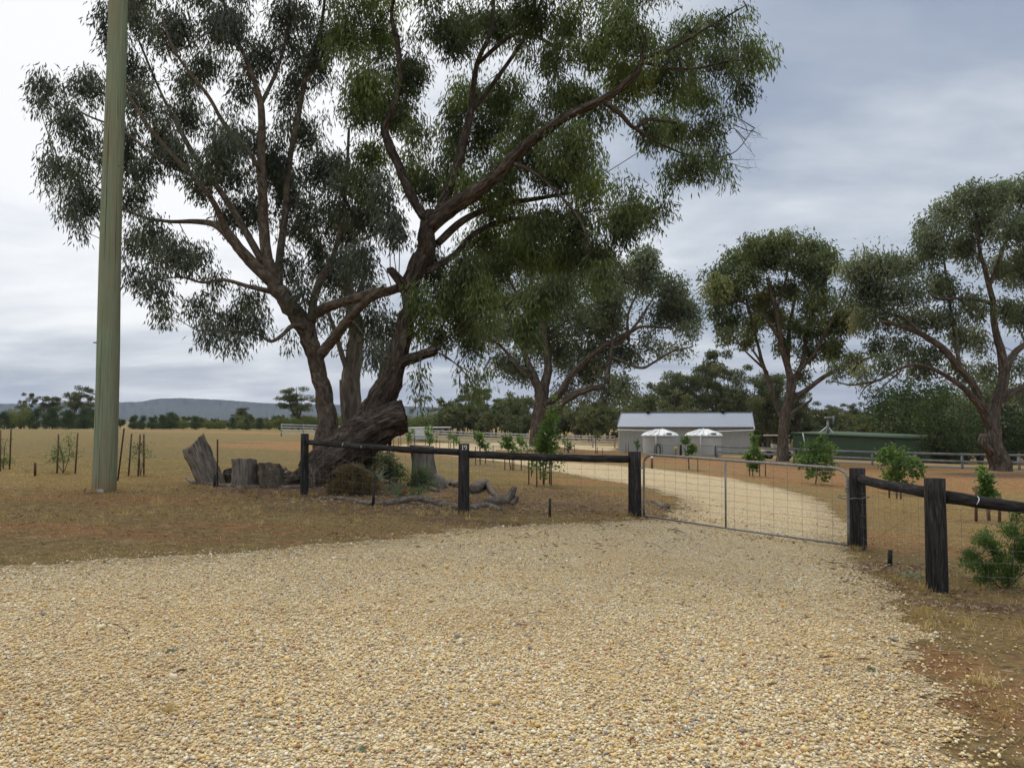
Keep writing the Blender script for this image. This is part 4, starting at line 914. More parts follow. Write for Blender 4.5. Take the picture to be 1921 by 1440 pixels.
bush = [(8, 772, 'c'), (38, 762, 'b'), (68, 766, 'c'), (98, 764, 'c'), (128, 770, 'c'), (158, 766, 'c'), (182, 768, 'c'), (250, 782, 'c'), (268, 780, 'c'), (284, 783, 'c'), (304, 778, 'c'), (320, 773, 'c'), (343, 786, 'b'), (366, 781, 'c'), (392, 787, 'b'), (412, 788, 'b'), (435, 783, 'c'), (455, 785, 'b'), (462, 786, 'c'), (488, 783, 'c'), (505, 788, 'b'), (525, 783, 'b'), (548, 780, 'b'), (568, 776, 'b'), (590, 778, 'b'), (640, 775, 'b'), (700, 782, 'b'), (752, 772, 'b'), (785, 778, 'b'), (812, 770, 'b')]
for i, (px, ty, kk) in enumerate(bush):
    if kk == 'c':
        put('cone%d' % (1 + i % 2), px, 806, ty, 122 + (i * 7) % 9, 'dark green conifer-like shrub in the row along the far side of the left paddock', 'paddock_shrub', 'shrub', 'dark shrubs along the far paddock edge', 1.5, i)
    else:
        put('bush%d' % (1 + i % 2), px, 806, ty, 128 + (i * 7) % 9, 'olive yellow wattle bush among the far bushes behind the left paddock', 'wattle_bush', 'bush', 'wattle bushes along the far paddock edge', 1.5, i)
for i, (px, by, ty, d, lb) in enumerate([(1690, 868, 704, 86, 'bushy dark tree just right of the green shed end'), (1712, 868, 722, 84, 'olive bushy tree left of the slender trunks'), (1745, 870, 700, 80, 'dark bushy tree behind the slender trunks'), (1780, 870, 715, 66, 'bushy tree above the pale roofed building'), (1840, 872, 690, 70, 'yellow green bushy tree behind the right edge gum'), (1900, 874, 705, 68, 'bushy tree at the far right edge behind the gum'), (1815, 872, 740, 78, 'low dark bushy tree left of the blackened gum base'), (1955, 876, 700, 70, 'bushy tree just beyond the right edge of view')]):
    put('bush3' if i % 2 else 'bush4', px, by, ty, d, lb, 'bushy_tree', 'tree', 'bushy trees on the right', 1.0, i * 2.1, M['leafM'] if i in (1, 4) else M['leafD2'])
# continuous far wood: one mass
wm, wt_ = MB(), MB(); g = np.random.default_rng(9)
for (x0, x1, n, tl_, th_, d0, d1) in [(820, 1185, 95, 728, 785, 105, 150), (1185, 1460, 80, 715, 790, 100, 140), (1460, 1660, 60, 755, 795, 110, 150), (1640, 2100, 80, 715, 790, 88, 125), (200, 820, 120, 776, 796, 150, 200), (-300, 200, 70, 766, 790, 150, 190), (-900, -300, 40, 765, 785, 150, 200), (2100, 2600, 40, 740, 775, 95, 140)]:
    for _ in range(n):
        px = g.uniform(x0, x1); d = g.uniform(d0, d1); top = P(px, tl_ + (th_ - tl_) * g.uniform(0, 1) ** .7, d); z = g1(top[0], top[1])
        h = top[2] - z; R0 = g.uniform(.22, .40) * max(h, 3); lean = g.normal(0, .06) * h
        wt_.sticks([[top[0], top[1], z - .2]], [[top[0] + lean, top[1], z + h * .85]], .12, .05)
        tn_ = float(np.clip(g.normal(.45, .22), 0, 1)); lo_ = g.uniform(.12, .45)
        for q in range(9):
            f = g.uniform(lo_, .93); w = R0 * math.sin(math.pi * min(1, (f - lo_ * .6) / (1.02 - lo_ * .6))) ** .6
            c = np.array([top[0] + lean * f + g.uniform(-1, 1) * w, top[1] + g.uniform(-1, 1) * w, z + h * f]); k_ = 55; r_ = R0 * g.uniform(.28, .5)
            p = c + unit(g.normal(size=(k_, 3))) * (g.uniform(0, 1, (k_, 1)) ** .4) * [r_, r_, r_ * .6]
            p[:, 2] = np.minimum(np.maximum(p[:, 2], z + .1), top[2])
            wm.leaves(p, g.normal(0, 1, (k_, 3)) + [0, 0, -.4], g.uniform(.35, .75, k_), g.uniform(.16, .28, k_), g, np.clip(tn_ + g.normal(0, .12, k_), 0, 1))
wo = tag(wm.build('woodland', M['leafF']), 'dense olive woodland closing the view behind the fences and sheds', 'woodland', kind='stuff')
wt_.build('trunks', M['barkM'], wo)['kind'] = 'stuff'
# ---------------------------------------------------------------- black post and rail fences
def post(mb, px, by, ty, d, wpx, lean=0.0):
    b_ = P(px, by, d); t_ = P(px, ty, d); r = wpx / 2 * d / F
    z0 = b_[2] - .25; n = 9
    z = np.linspace(z0, t_[2], n)
    pts = np.stack([b_[0] + lean * (z - z0), np.full(n, b_[1]), z], 1)
    mb.tube(pts, np.linspace(r * 1.03, r * .97, n), 24, True, .009, int(px))
    return np.array([b_[0], b_[1], t_[2]]), r
FP = [(570.5, 928, 813, 16.2, 15), (870, 965, 832, 14.0, 21), (1191, 968, 847, 15.4, 24), (1611, 1030, 878, 12.3, 29), (1758, 1105, 897, 9.0, 37)]
fl = thing('post_and_rail_fence', 'black post and rail fence with house number on the left side of the gate', 'fence', (*P(870, 965, 14.0)[:2], g1(*P(870, 965, 14.0)[:2])), 'black post and rail fences')
fr = thing('post_and_rail_fence', 'black post and rail fence curving down on the right side of the gate', 'fence', (*P(1758, 1105, 9.0)[:2], g1(*P(1758, 1105, 9.0)[:2])), 'black post and rail fences')
tops = []
for i, (px, by, ty, d, w) in enumerate(FP):
    mb = MB(); tp, r = post(mb, px, by, ty, d, w); tops.append((tp, r))
    mb.build('post', M['black'], fl if i < 3 else fr, smooth=False)
p6 = np.array([8.3, 9.15, P(1758, 897, 9.0)[2] - .18]); mb = MB()
mb.tube([[p6[0], p6[1], g1(p6[0], p6[1]) - .3], p6], [.12, .115], 20); mb.build('post', M['black'], fr)
p0 = None
def rail(a, b2, ra, rb, par, seed, sag=.015):
    mb = MB(); n = 14; t_ = np.linspace(0, 1, n)[:, None]; g = np.random.default_rng(seed)
    pts = a * (1 - t_) + b2 * t_; w = g.normal(0, .006, (n, 3)); w = (w + np.roll(w, 1, 0)) / 2; w[0] = w[-1] = 0
    pts = pts + w; pts[:, 2] -= sag * 4 * (t_ * (1 - t_))[:, 0]
    mb.tube(pts, np.linspace(ra, rb, n), 16, True, .02, seed)
    return mb.build('rail', M['black'], par, smooth=True), pts
r1, r1p = rail(P(577, 829, 16.15), P(862, 848, 14.0), .052, .060, fl, 1)
r2, r2p = rail(P(879, 852, 14.0), P(1182, 861, 15.4), .065, .072, fl, 2)
r3, r3p = rail(P(1614, 898, 12.2), P(1742, 923, 9.05), .066, .066, fr, 3)
r4, r4p = rail(P(1776, 932, 9.0), P(2150, 978, 9.3), .072, .050, fr, 4)
# white scuff rings on the rails
for pts, fr_, rr_, par, n_ in ((r1p, .27, .0545, r1, 3), (r3p, .66, .0675, r3, 4), (r3p, .42, .0675, r3, 3), (r4p, .13, .0715, r4, 3), (r1p, .40, .055, r1, 2)):
    i0 = fr_ * (len(pts) - 1); i_ = int(i0); c = pts[i_] + (pts[i_ + 1] - pts[i_]) * (i0 - i_)
    ax = unit(pts[i_ + 1] - pts[i_]); si = unit(np.cross(ax, [0, 0, 1.])); up = np.cross(si, ax)
    if si[1] > 0: si = -si
    arc = [c + (si * math.cos(a) + up * math.sin(a)) * (rr_ + .004) + ax * .01 * math.sin(3 * a) for a in np.linspace(-.5, .95 if n_ > 2 else .4, 7)]
    mb = MB(); mb.tube(arc, [.003, .0045, .0055, .006, .0055, .0045, .003], 5); o = mb.build('paint_scuff', M['white'], par)
# number 19 on its post
tp, r = tops[1]
def poly_strip(mb, pts, wd, c, rr_):
    """flat lettering stroke wrapped on the post face; pts in metres around c"""
    pts = smooth_line(np.array(pts, float), 5) if len(pts) > 2 else np.array(pts, float)
    wd = np.interp(np.linspace(0, 1, len(pts)), np.linspace(0, 1, len(wd)), wd)
    tn = unit(np.gradient(pts, axis=0)); nn = np.stack([-tn[:, 1], tn[:, 0]], 1)
    L_, R_ = pts + nn * wd[:, None] / 2, pts - nn * wd[:, None] / 2
    def wrap(p, e): 
        a = p[:, 0] / rr_
        return np.stack([c[0] + (rr_ + e) * np.sin(a), c[1] - (rr_ + e) * np.cos(a), c[2] + p[:, 1]], 1)
    n = len(pts); v = np.vstack([wrap(L_, .0065), wrap(R_, .0065), wrap(L_, .001), wrap(R_, .001)])
    i = np.arange(n - 1)
    q = np.vstack([np.stack([i, i + n, i + n + 1, i + 1], 1), np.stack([i, i + 1, i + 2 * n + 1, i + 2 * n], 1), np.stack([i + n, i + 3 * n, i + 3 * n + 1, i + n + 1], 1)])
    mb.add(v, q)
c = np.array([tp[0], tp[1], tp[2] - .062]); R19 = r * 1.02
d1_ = MB(); h = .042
poly_strip(d1_, [(-.014, -h), (-.014, h)], [.013, .013], c, R19)
poly_strip(d1_, [(-.030, h * .66), (-.022, h * .78), (-.015, h * .98)], [.004, .008, .009], c, R19)
poly_strip(d1_, [(-.029, -h + .003), (.001, -h + .003)], [.006, .006], c, R19)
d9_ = MB()
poly_strip(d9_, [(.033 + .0175 * math.cos(a), .018 + .0215 * math.sin(a)) for a in np.linspace(0, 2 * math.pi, 13)], [.012, .006, .012, .006, .012], c, R19)
poly_strip(d9_, [(.0505, .018), (.049, -.012), (.036, -.034), (.018, -h + .003)], [.012, .012, .009, .006], c, R19)
po = [o for o in fl.children if o.name.startswith('post')][1]
ORG[po.name] = ORG[fl.name]
for mb in (d1_, d9_): mb.build('house_number', M['white'], po)
# mesh wire below the rails
def netting(a0, a1, b0, b1, rows, cols, par, rad=.0016, name='wire_mesh', phase=0.0):
    """a0/a1 bottom and top at one end, b0/b1 at the other"""
    mb = MB(); A, B = [], []
    g = np.random.default_rng(rows * cols)
    for i in range(rows):
        f = (i / (rows - 1))
        p, q = a0 + (a1 - a0) * f, b0 + (b1 - b0) * f
        ts = np.linspace(0, 1, cols + 1)
        ln = p + (q - p) * ts[:, None]; ln[1:-1, 2] += g.normal(0, .004, cols - 1); A.append(ln[:-1]); B.append(ln[1:])
    for j in range(1, cols):
        f = j / cols
        p, q = a0 + (b0 - a0) * f, a1 + (b1 - a1) * f
        A.append(p[None]); B.append(q[None])
    mb.sticks(np.vstack(A), np.vstack(B), rad, rad, 4)
    return mb.build(name, M['wire'], par)
def gnd(p, dz=.03): return np.array([p[0], p[1], g1(p[0], p[1]) + dz])
e = np.array([0, -.0, 0])
for (k0, k1, par, cols) in ((0, 1, fl, 15), (1, 2, fl, 12), (3, 4, fr, 12)):
    a, b_ = tops[k0][0], tops[k1][0]
    netting(gnd(a), a + [0, 0, -.2], gnd(b_), b_ + [0, 0, -.2], 7, cols, par)
a, b_ = tops[4][0], p6
netting(gnd(a), a + [0, 0, -.33], gnd(b_), b_ + [0, 0, -.33], 7, 12, fr, .002)
mb = MB(); a, b_ = P(604, 842, 16.0), P(742, 908, 15.0)
t_ = np.linspace(0, 1, 40); sgn = unit(b_ - a)
for ph in (0, math.pi):
    ln = a + (b_ - a) * t_[:, None] + np.stack([0 * t_, np.sin(t_ * 60 + ph) * .006, np.cos(t_ * 60 + ph) * .006], 1)
    mb.sticks(ln[:-1], ln[1:], .0022, .0022, 4)
mb.build('brace_wire', M['wire'], fl)
mb = MB(); a, b_ = P(1628, 1022, 12.2), P(1738, 945, 9.1); mb.sticks([a], [b_], .002, .002, 4); mb.build('brace_wire', M['wire'], fr)
# ---------------------------------------------------------------- gate
gh, gl = P(1208, 967, 15.3), P(1592, 1022, 12.15)
ght, glt = P(1208, 852, 15.3), P(1590, 879, 12.15)
ga = thing('farm_gate', 'closed galvanised pipe farm gate filled with wire mesh across the driveway', 'gate', gp(*((gh + gl) / 2)[:2]))
def curve_top(bot, top, inner, rr_):
    return [bot, bot + (top - bot) * .93, bot + (top - bot) * .985 + unit(inner - top) * rr_ * .28, top + unit(inner - top) * rr_]
mb = MB()
rr_ = .20
t_ = unit(glt - ght)
fr_pts = [gh, gh + (ght - gh) * .80, ght - [0, 0, rr_ * .55] + t_ * .02, ght - [0, 0, rr_ * .22] + t_ * .075, ght + t_ * .22, ght + t_ * .5, (ght + glt) / 2, glt - t_ * .5, glt - t_ * .22, glt - [0, 0, rr_ * .22] - t_ * .075, glt - [0, 0, rr_ * .55] - t_ * .02, gl + (glt - gl) * .80, gl]
mb.tube(smooth_line(fr_pts, 5), .021, 10); mb.build('gate_frame', M['galv'], ga, smooth=True)
mb = MB(); mb.tube([gh, (gh + gl) / 2 - [0, 0, .01], gl], .018, 10); mb.build('bottom_rail', M['galv'], ga, smooth=True)
f_ = (13.83 - 15.3) / (12.15 - 15.3) - .01
mb = MB(); mb.tube([gh + (gl - gh) * f_, ght + (glt - ght) * f_], .017, 8); mb.build('gate_upright', M['galv'], ga, smooth=True)
netting(gh, ght, gl, glt, 11, 16, ga, .0021, 'gate_mesh')
tq, tr_ = tops[3]
mb = MB(); c = P(1611, 932, 12.3)
loop = [c + np.array([math.cos(a) * (tr_ + .03) - (.16 if math.cos(a) < -.3 else 0), -math.sin(a) * (tr_ + .03), .015 * math.sin(a * 2)]) for a in np.linspace(0, 2 * math.pi, 30)]
for i in range(len(loop) - 1):
    p, q = loop[i], loop[i + 1]; off = np.array([0, 0, .008 * (-1) ** i])
    mb.tube([p - off, (p + q) / 2 + off, q - off], .007, 5)
mb.build('chain', M['galv'], ga)
mb = MB(); c = P(1587, 915, 12.12)
for dz in (0, .045): mb.box(c + [0, -.03, -dz], (.05, .03, .03), .6)
mb.build('gate_latch', M['galv'], ga)
mb = MB(); c = P(1204, 878, 15.33); mb.tube([c - [.06, 0, 0], c + [.03, 0, 0]], .011, 6); mb.build('hinge', M['galv'], ga)
mb = MB(); c = P(1204, 955, 15.33); mb.tube([c - [.06, 0, 0], c + [.03, 0, 0]], .011, 6); mb.build('hinge', M['galv'], ga)
# ---------------------------------------------------------------- utility pole
pb = P(195, 922, 15.6); z0 = g1(pb[0], pb[1])
up = thing('utility_pole', 'tall greenish treated timber utility pole standing on bare orange soil', 'pole', (pb[0], pb[1], z0))
mb = MB(); z = np.linspace(-.3, 11.5, 34)
r0 = 21.3 * 15.6 / F
mb.tube(np.stack([pb[0] + z * .0045 + 0.012 * np.sin(z * .9), np.full(34, pb[1]), z0 + z], 1), np.interp(z, [-.3, 9.3, 11.5], [r0, r0 * .80, r0 * .76]), 28, True, .008, 4)
mb.build('pole_shaft', M['pole'], up, smooth=True)
mb = MB()
for (dx, dz) in ((-.19, 1.9), (-.19, 2.9), (.185, 6.4), (-.185, 4.9)):
    mb.tube([[pb[0] + dx, pb[1] - .08, z0 + dz], [pb[0] + dx * 1.13, pb[1] - .1, z0 + dz]], .012, 6)
for k_, (dx, dz) in enumerate(((-.19, 1.9), (-.19, 2.9), (.185, 6.4))):
    m2 = MB(); m2.tube([[pb[0] + dx * .9, pb[1] - .08, z0 + dz], [pb[0] + dx * 1.14, pb[1] - .12, z0 + dz]], .013, 6); m2.build('bolt', M['galv'], up)
g = np.random.default_rng(8)
def rock(name, px, py, s_, label, mat='rock', sq=.6, cat='rock', group=None, seed=0):
    c = at(px, py); gg = np.random.default_rng(seed + int(px))
    t2 = np.linspace(0, math.pi, 9)[1:-1]; p2 = np.linspace(0, 2 * math.pi, 12, endpoint=False)
    mb = MB(); T, Pp = np.meshgrid(t2, p2, indexing='ij')
    v = np.stack([np.sin(T) * np.cos(Pp), np.sin(T) * np.sin(Pp), np.cos(T) * sq], -1) * (1 + gg.normal(0, .11, T.shape + (1,)))
    i = np.arange(6)[:, None] * 12; j = np.arange(12)[None]; k = (j + 1) % 12
    q = np.stack([i + j, i + 12 + j, i + 12 + k, i + k], -1).reshape(-1, 4); v = v.reshape(-1, 3)
    v = np.vstack([v, [0, 0, sq], [0, 0, -sq]]); jj = np.arange(12); kk = (jj + 1) % 12
    tt = np.vstack([np.stack([np.full(12, 84), jj, kk], 1), np.stack([np.full(12, 85), 72 + kk, 72 + jj], 1)])
    mb.add(v * np.array([s_ * gg.uniform(.9, 1.3), s_, s_]) + c + [0, 0, s_ * sq * .35], q, tt)
    return tag(mb.build(name, M[mat], origin=tuple(c), smooth=True), label, cat, group)
rock('rock', 187, 924, .085, 'pale stone leaning at the left foot of the utility pole')
rock('rock', 167, 926, .06, 'flat dark stone just left of the pale stone at the pole foot', 'dead', .35)
rock('rock', 219, 925, .06, 'small dark stone at the right foot of the utility pole', 'dead', .4)
# ---------------------------------------------------------------- stakes, pickets and pegs
def stick(name, tx, ty, bx, by, label, cat, mat, group=None, w=.03, par=None):
    c = at(bx, by); dd = c[1]; top = P(tx, ty, dd)
    mb = MB(); mb.beam(c - [0, 0, .05], top, w, w)
    o = mb.build(name, M[mat], origin=tuple(c))
    return tag(o, label, cat, group)
pf = thing('wire_fence', 'rusty steel picket and wire fence along the edge of the left paddock', 'fence', at(21, 881))
pk = [(-95, 806, -98, 878), (21, 805, 18, 881), (233, 803, 220, 902), (408, 824, 408, 913)]
pts_ = []
for (tx, ty, bx, by) in pk:
    c = at(bx, by); top = P(tx, ty, c[1]); pts_.append((c, top))
    mb = MB(); t_ = unit(top - c)
    for a in (0, 2.1, 4.2):   # Y section
        o_ = np.array([math.cos(a), math.sin(a), 0]) * .014
        mb.beam(c - [0, 0, .1] + o_ * .6, top + o_ * .6, .012, .026)
    mb.build('steel_picket', M['rust'], pf)
pts_.append((at(566, 920), P(566, 822, at(566, 920)[1])))
for f in (.97, .62, .3):
    mb = MB()
    for (c0, t0), (c1, t1) in zip(pts_[:-1], pts_[1:]):
        a, b_ = c0 + (t0 - c0) * f, c1 + (t1 - c1) * f
        s_ = np.linspace(0, 1, 9)[:, None]; ln = a + (b_ - a) * s_; ln[:, 2] -= .05 * (4 * s_ * (1 - s_))[:, 0]
        mb.sticks(ln[:-1], ln[1:], .0022, .0022, 3)
    mb.build('wire', M['wire'], pf)
for (tx, ty, bx, by, lb, cat, mat) in [(66, 868, 66, 893, 'short dark peg in dry grass between the left paddock shrubs', 'peg', 'rust'), (403, 890, 403, 914, 'short dark peg beside the steel picket by the leaning stump', 'peg', 'darkmetal'),
        (701, 911, 700, 949, 'short black peg in front of the brown domed shrub', 'peg', 'darkmetal'), (1032, 935, 1031, 971, 'black peg standing between the numbered post and the gate post', 'peg', 'darkmetal'), (1670, 1031, 1669, 1061, 'short black peg in leaf litter between the two right fence posts', 'peg', 'darkmetal')]:
    stick('ground_peg', tx, ty, bx, by, lb, cat, mat, None, .045)
G1 = 'stakes round the young shrubs in the left paddock'
for (tx, ty, bx, by, lb) in [(1, 806, 0, 884, 'reddish stake at the far left edge of the paddock'), (110, 814, 107, 888, 'left stake of the shrub nearest the left of the pole'), (146, 812, 141, 888, 'right stake of the shrub nearest the left of the pole'),
        (247, 813, 241, 892, 'left stake of the shrub right of the utility pole'), (263, 815, 259, 893, 'middle stake of the shrub right of the utility pole'), (270, 814, 270, 893, 'right stake of the shrub right of the utility pole')]:
    stick('garden_stake', tx, ty, bx, by, lb, 'stake', 'stake', G1, .032)
SK = {'far row left of the numbered post': [(723, 836, 818), (738, 836, 816), (748, 838, 820), (752, 836, 818), (764, 838, 820), (771, 838, 821), (778, 838, 820), (798, 842, 822), (818, 842, 824), (825, 842, 824), (842, 846, 829), (845, 846, 831)],
      'row just right of the numbered post': [(892, 872, 837), (901, 871, 838), (911, 870, 838), (925, 868, 835)],
      'cluster left of the dense green sapling': [(947, 881, 850), (961, 882, 850), (964, 882, 850), (978, 882, 846), (992, 909, 862), (997, 893, 862)],
      'cluster under the dense green sapling': [(1007, 914, 862), (1014, 900, 860), (1019, 908, 862), (1031, 908, 862), (1034, 911, 862)],
      'distant pairs on the orange bank by the white rails': [(1059, 848, 834), (1067, 848, 836), (1078, 848, 831), (1121, 851, 838), (1130, 852, 841)],
      'cluster at the sapling in front of the water tanks': [(1174, 850, 831), (1179, 850, 830), (1292, 880, 858), (1309, 884, 858)],
      'cluster at the slim sapling behind the gate': [(1406, 893, 868), (1412, 893, 868), (1425, 893, 866), (1436, 893, 864)],
      'cluster at the small sapling near the right edge': [(1831, 978, 911), (1855, 977, 950), (1875, 980, 930)],
      'pair under the wide leafy sapling on the right': [(1668, 934, 905), (1682, 935, 915), (1690, 936, 915)]}
for gl_, lst in SK.items():
    for (px, by, ty) in lst:
        stick('sapling_stake', px, ty, px, by, 'thin brown wooden stake of the ' + gl_, 'stake', 'stake', 'stakes: ' + gl_, .038 if by < 960 else .045)
# ---------------------------------------------------------------- stumps and logs
def stump(name, ax, rpx, label, seed, sides=18, mat='dead', tilt_top=0.25, rough=.07, flare=1.25, d=None, group=None, cat='stump'):
    """ax: (px, py) from base up to top"""
    c = at(ax[0][0], ax[0][1]); d = c[1]
    pts = smooth_line(PV([(p[0], p[1], d) for p in ax]), 4)
    rr_ = np.interp(np.linspace(0, 1, len(pts)), np.linspace(0, 1, len(rpx)), rpx) * d / F
    t = thing(name, label, cat, c, group)
    mb = MB(); pts[0, 2] -= .08
    ncut = len(mb.V)
    mb.tube(pts, rr_, sides, False, rough, seed)
    g_ = np.random.default_rng(seed)
    top = mb.V[0][-sides:]
    jag = (g_.uniform(-.5, 1, sides) * .35 + np.sin(np.arange(sides) * 2 * math.pi / sides + seed) * .9) * tilt_top * rr_[-1]
    ax_ = unit(pts[-1] - pts[-2]); mb.V[0][-sides:] = top + jag[:, None] * ax_
    th_ = np.arange(sides)
    grooves = 1 + 0
    mb.build('bole', M[mat], t)
    cm = MB(); ring = mb.V[0][-sides:]; cen = ring.mean(0)
    inner = cen + (ring - cen) * .62 - ax_ * rr_[-1] * .16; inner2 = cen + (ring - cen) * .2 - ax_ * rr_[-1] * .10
    v = np.vstack([ring, inner, inner2, cen[None] - ax_ * rr_[-1] * .12]); j = np.arange(sides); k = (j + 1) % sides
    cm.add(v, np.vstack([np.stack([j, k, sides + k, sides + j], 1), np.stack([sides + j, sides + k, 2 * sides + k, 2 * sides + j], 1)]), np.stack([2 * sides + j, 2 * sides + k, np.full(sides, 3 * sides)], 1))
    cm.build('cut_top', M['cut'], t)
    return t
stump('tree_stump', [(397, 908), (385, 880), (372, 850), (364, 831)], [24, 21, 21, 20], 'tall leaning grey stump left of the others beside the steel picket', 1, 22, rough=.08, tilt_top=.5)
stump('tree_stump', [(430, 905), (429, 892), (428, 880)], [11, 11, 9], 'small dark stump hidden between the leaning stump and the wide stump', 2, 12, 'barkA')
stump('tree_stump', [(459, 913), (459, 890), (459, 862)], [25, 23, 22], 'wide upright grey stump second largest in the row', 3, 24, rough=.06, tilt_top=.15)
stump('tree_stump', [(512, 913), (508, 890), (504, 871)], [24, 23, 20], 'shorter grey stump tilted beside the wide upright stump', 4, 20, 'barkB', rough=.08, tilt_top=.3)
sm_ = stump('tree_stump', [(806, 913), (797, 896), (794, 870), (793, 836)], [36, 24, 21, 20], 'tall sawn stump with flared base behind the left rail', 5, 24, 'barkC', rough=.08, tilt_top=.12)
stump('tree_stump', [(541, 905), (539, 892), (537, 884)], [14, 10, 4], 'broken root stub between the short stump and the leaning trunk', 6, 12, 'barkA')
def log(name, pts, rpx, label, seed, mat='log', lift=.5, branches=(), group=None, cat='log'):
    P_ = []
    for (px, py) in pts: P_.append(at(px, py))
    P_ = np.array(P_); r_ = np.interp(np.linspace(0, 1, len(P_)), np.linspace(0, 1, len(rpx)), rpx) * P_[:, 1] / F
    P_[:, 2] += r_ * lift
    o0 = P_[0].copy(); mb = MB(); s_ = smooth_line(np.column_stack([P_, r_]), 4)
    mb.tube(s_[:, :3], s_[:, 3], 12, True, .10, seed)
    for (bp, br_) in branches:
        q = np.array([P(*p) if len(p) == 3 else at(*p) for p in bp]); s2 = smooth_line(q, 4)
        mb.tube(s2, np.interp(np.linspace(0, 1, len(s2)), np.linspace(0, 1, len(br_)), br_) * q[0, 1] / F, 10, True, .10, seed + 1)
    return tag(mb.build(name, M[mat], origin=tuple(o0), smooth=True), label, cat, group)
log('fallen_branch', [(350, 897), (362, 906), (385, 909), (420, 913), (455, 915), (500, 914), (540, 916), (566, 914), (600, 912), (618, 914)], [2, 3.5, 3, 4, 3.5, 4, 3, 3.5, 2.5], 'long thin pale branch lying along the front of the cut stumps', 11)
log('fallen_log', [(610, 936), (650, 938), (690, 946), (720, 947), (760, 943), (790, 941), (815, 946), (850, 954), (862, 957)], [3, 4, 5, 6, 7.5, 8, 7, 6, 6], 'long grey curved log lying under the left rail', 12)
log('fallen_branch', [(884, 957), (900, 952), (920, 952), (940, 959)], [6, 7, 5.5, 4], 'short grey branch lying right of the numbered post foot', 13)
dl = at(912, 950)[1]
log('forked_log', [(915, 948), (930, 947), (946, 945), (958, 943), (966, 937)], [10, 11, 10.5, 9, 7], 'thick forked grey log on litter right of the numbered post', 14, branches=[([(950, 940, dl), (957, 930, dl), (962, 920, dl), (965, 912, dl)], [8, 7, 6, 5]), ([(958, 944, dl), (967, 938, dl), (970, 930, dl)], [6, 5, 4])])
log('arched_branch', [(888, 926), (900, 918), (910, 914), (918, 920), (926, 930), (936, 934)], [9, 9, 8, 5, 4, 3], 'bent grey branch behind the forked log', 15, lift=1.0)
log('fallen_log', [(765, 910), (785, 912), (805, 918), (822, 923)], [4, 5, 5, 4], 'pale log lying at the foot of the sawn stump', 16)
log('fallen_branch', [(832, 912), (846, 908), (858, 914)], [6, 7, 6], 'stubby pale branch between the sawn stump and the numbered post', 17)
log('driftwood_root', [(1222, 940), (1236, 948), (1248, 955)], [2.5, 4, 5], 'small twisted grey root lying beside the drive behind the gate', 18, branches=[([(1248, 954), (1256, 948, at(1248, 955)[1])], [5, 3.5]), ([(1246, 955), (1262, 962)], [3, 1.5])])
log('twig', [(1283, 1180), (1297, 1179), (1311, 1175)], [1.5, 2.2, 1.2], 'short brown bark strip lying alone on the open gravel', 19, 'barkA')
log('curved_twig', [(172, 1172), (195, 1171), (220, 1176), (238, 1188), (243, 1205)], [1, 1.6, 1.6, 1.6, 1], 'thin curved brown twig on the gravel at lower left', 20, 'barkA')
log('twig', [(255, 1226), (215 + 6, 1232)], [1.6, 1], 'short dark twig below the curved twig on the left gravel', 21, 'barkA')
log('twig', [(1252, 994), (1268, 995), (1282, 1000)], [1, 1.5, .8], 'thin dark twig on the gravel just in front of the gate', 22, 'barkA')
def flatleaf(px, py, L, w, ang, label, mat, name='fallen_leaf'):
    c = at(px, py); t_ = np.linspace(-1, 1, 9); mb = MB()
    x = t_ * L / 2; yb = .12 * L * (t_ ** 2); wd = w / 2 * (1 - t_ ** 2) ** .7
    ca, sa = math.cos(ang), math.sin(ang); V = []
    for s_ in (1, 0, -1):
        xx, yy = x, yb + s_ * wd
        V.append(np.stack([c[0] + xx * ca - yy * sa, c[1] + xx * sa + yy * ca, np.full(9, c[2] + .034 + (0 if s_ else -.004))], 1))
    i = np.arange(8)
    mb.add(np.vstack(V), np.vstack([np.stack([i, i + 9, i + 10, i + 1], 1), np.stack([i + 9, i + 18, i + 19, i + 10], 1)]), None, .8)
    return tag(mb.build(name, M[mat], origin=tuple(c)), label, 'leaf')
flatleaf(495, 1365, .13, .02, .1, 'long pale green gum leaf lying on the lower left gravel', 'leafGrey')
flatleaf(1020, 1257, .05, .018, .3, 'tiny red leaf on the gravel near the middle', 'flower')
flatleaf(1300 + 590, 1268, .10, .022, -.3, 'curled dry leaf on bare soil at the lower right', 'litter')
flatleaf(1410, 1110, .08, .02, .7, 'pinkish dry leaf on the upper right gravel', 'litter')
# ---------------------------------------------------------------- shrubs and saplings
def plant(name, label, cat, base, limbs, clumps, leafmat, d=None, barkm='barkM', seed=1, group=None, leafL=.07, leafW=.04, dens=.05, per=10, spray=.05, droop=0.0, depth=.12, link=.006, partn=('stem', 'foliage')):
    c = at(*base); d = c[1]; rng = np.random.default_rng(seed)
    t = thing(name, label, cat, c, group)
    st, cr = MB(), MB(); sk = []
    for l in limbs:
        pts, rd = limb_pts(l, d); st.tube(pts, rd, 6, False); sk.append(pts[2:])
    if not sk: sk = [np.array([c, c + [0, 0, .05]])]
    crown(rng, cr, st, clumps, np.vstack(sk), d, depth, leafL, leafW, per, spray, droop, dens, link)
    st.build(partn[0], M[barkm], t); cr.build(partn[1], M[leafmat], t)
    return t
GP = 'young shrubs in the left paddock'
plant('young_shrub', 'staked green shrub cut by the left edge of the paddock', 'shrub', (6, 880), [[(6, 882, 1), (8, 850, 1), (10, 830, .6)], [(6, 880, 1), (0, 850, .6)]], [(2, 840, 16, 16), (10, 860, 10, 12), (0, 865, 12, 12), (14, 825, 5, 10)], 'leafS', dens=.10, per=9, leafL=.08, leafW=.02, spray=.07, seed=2, group=GP)
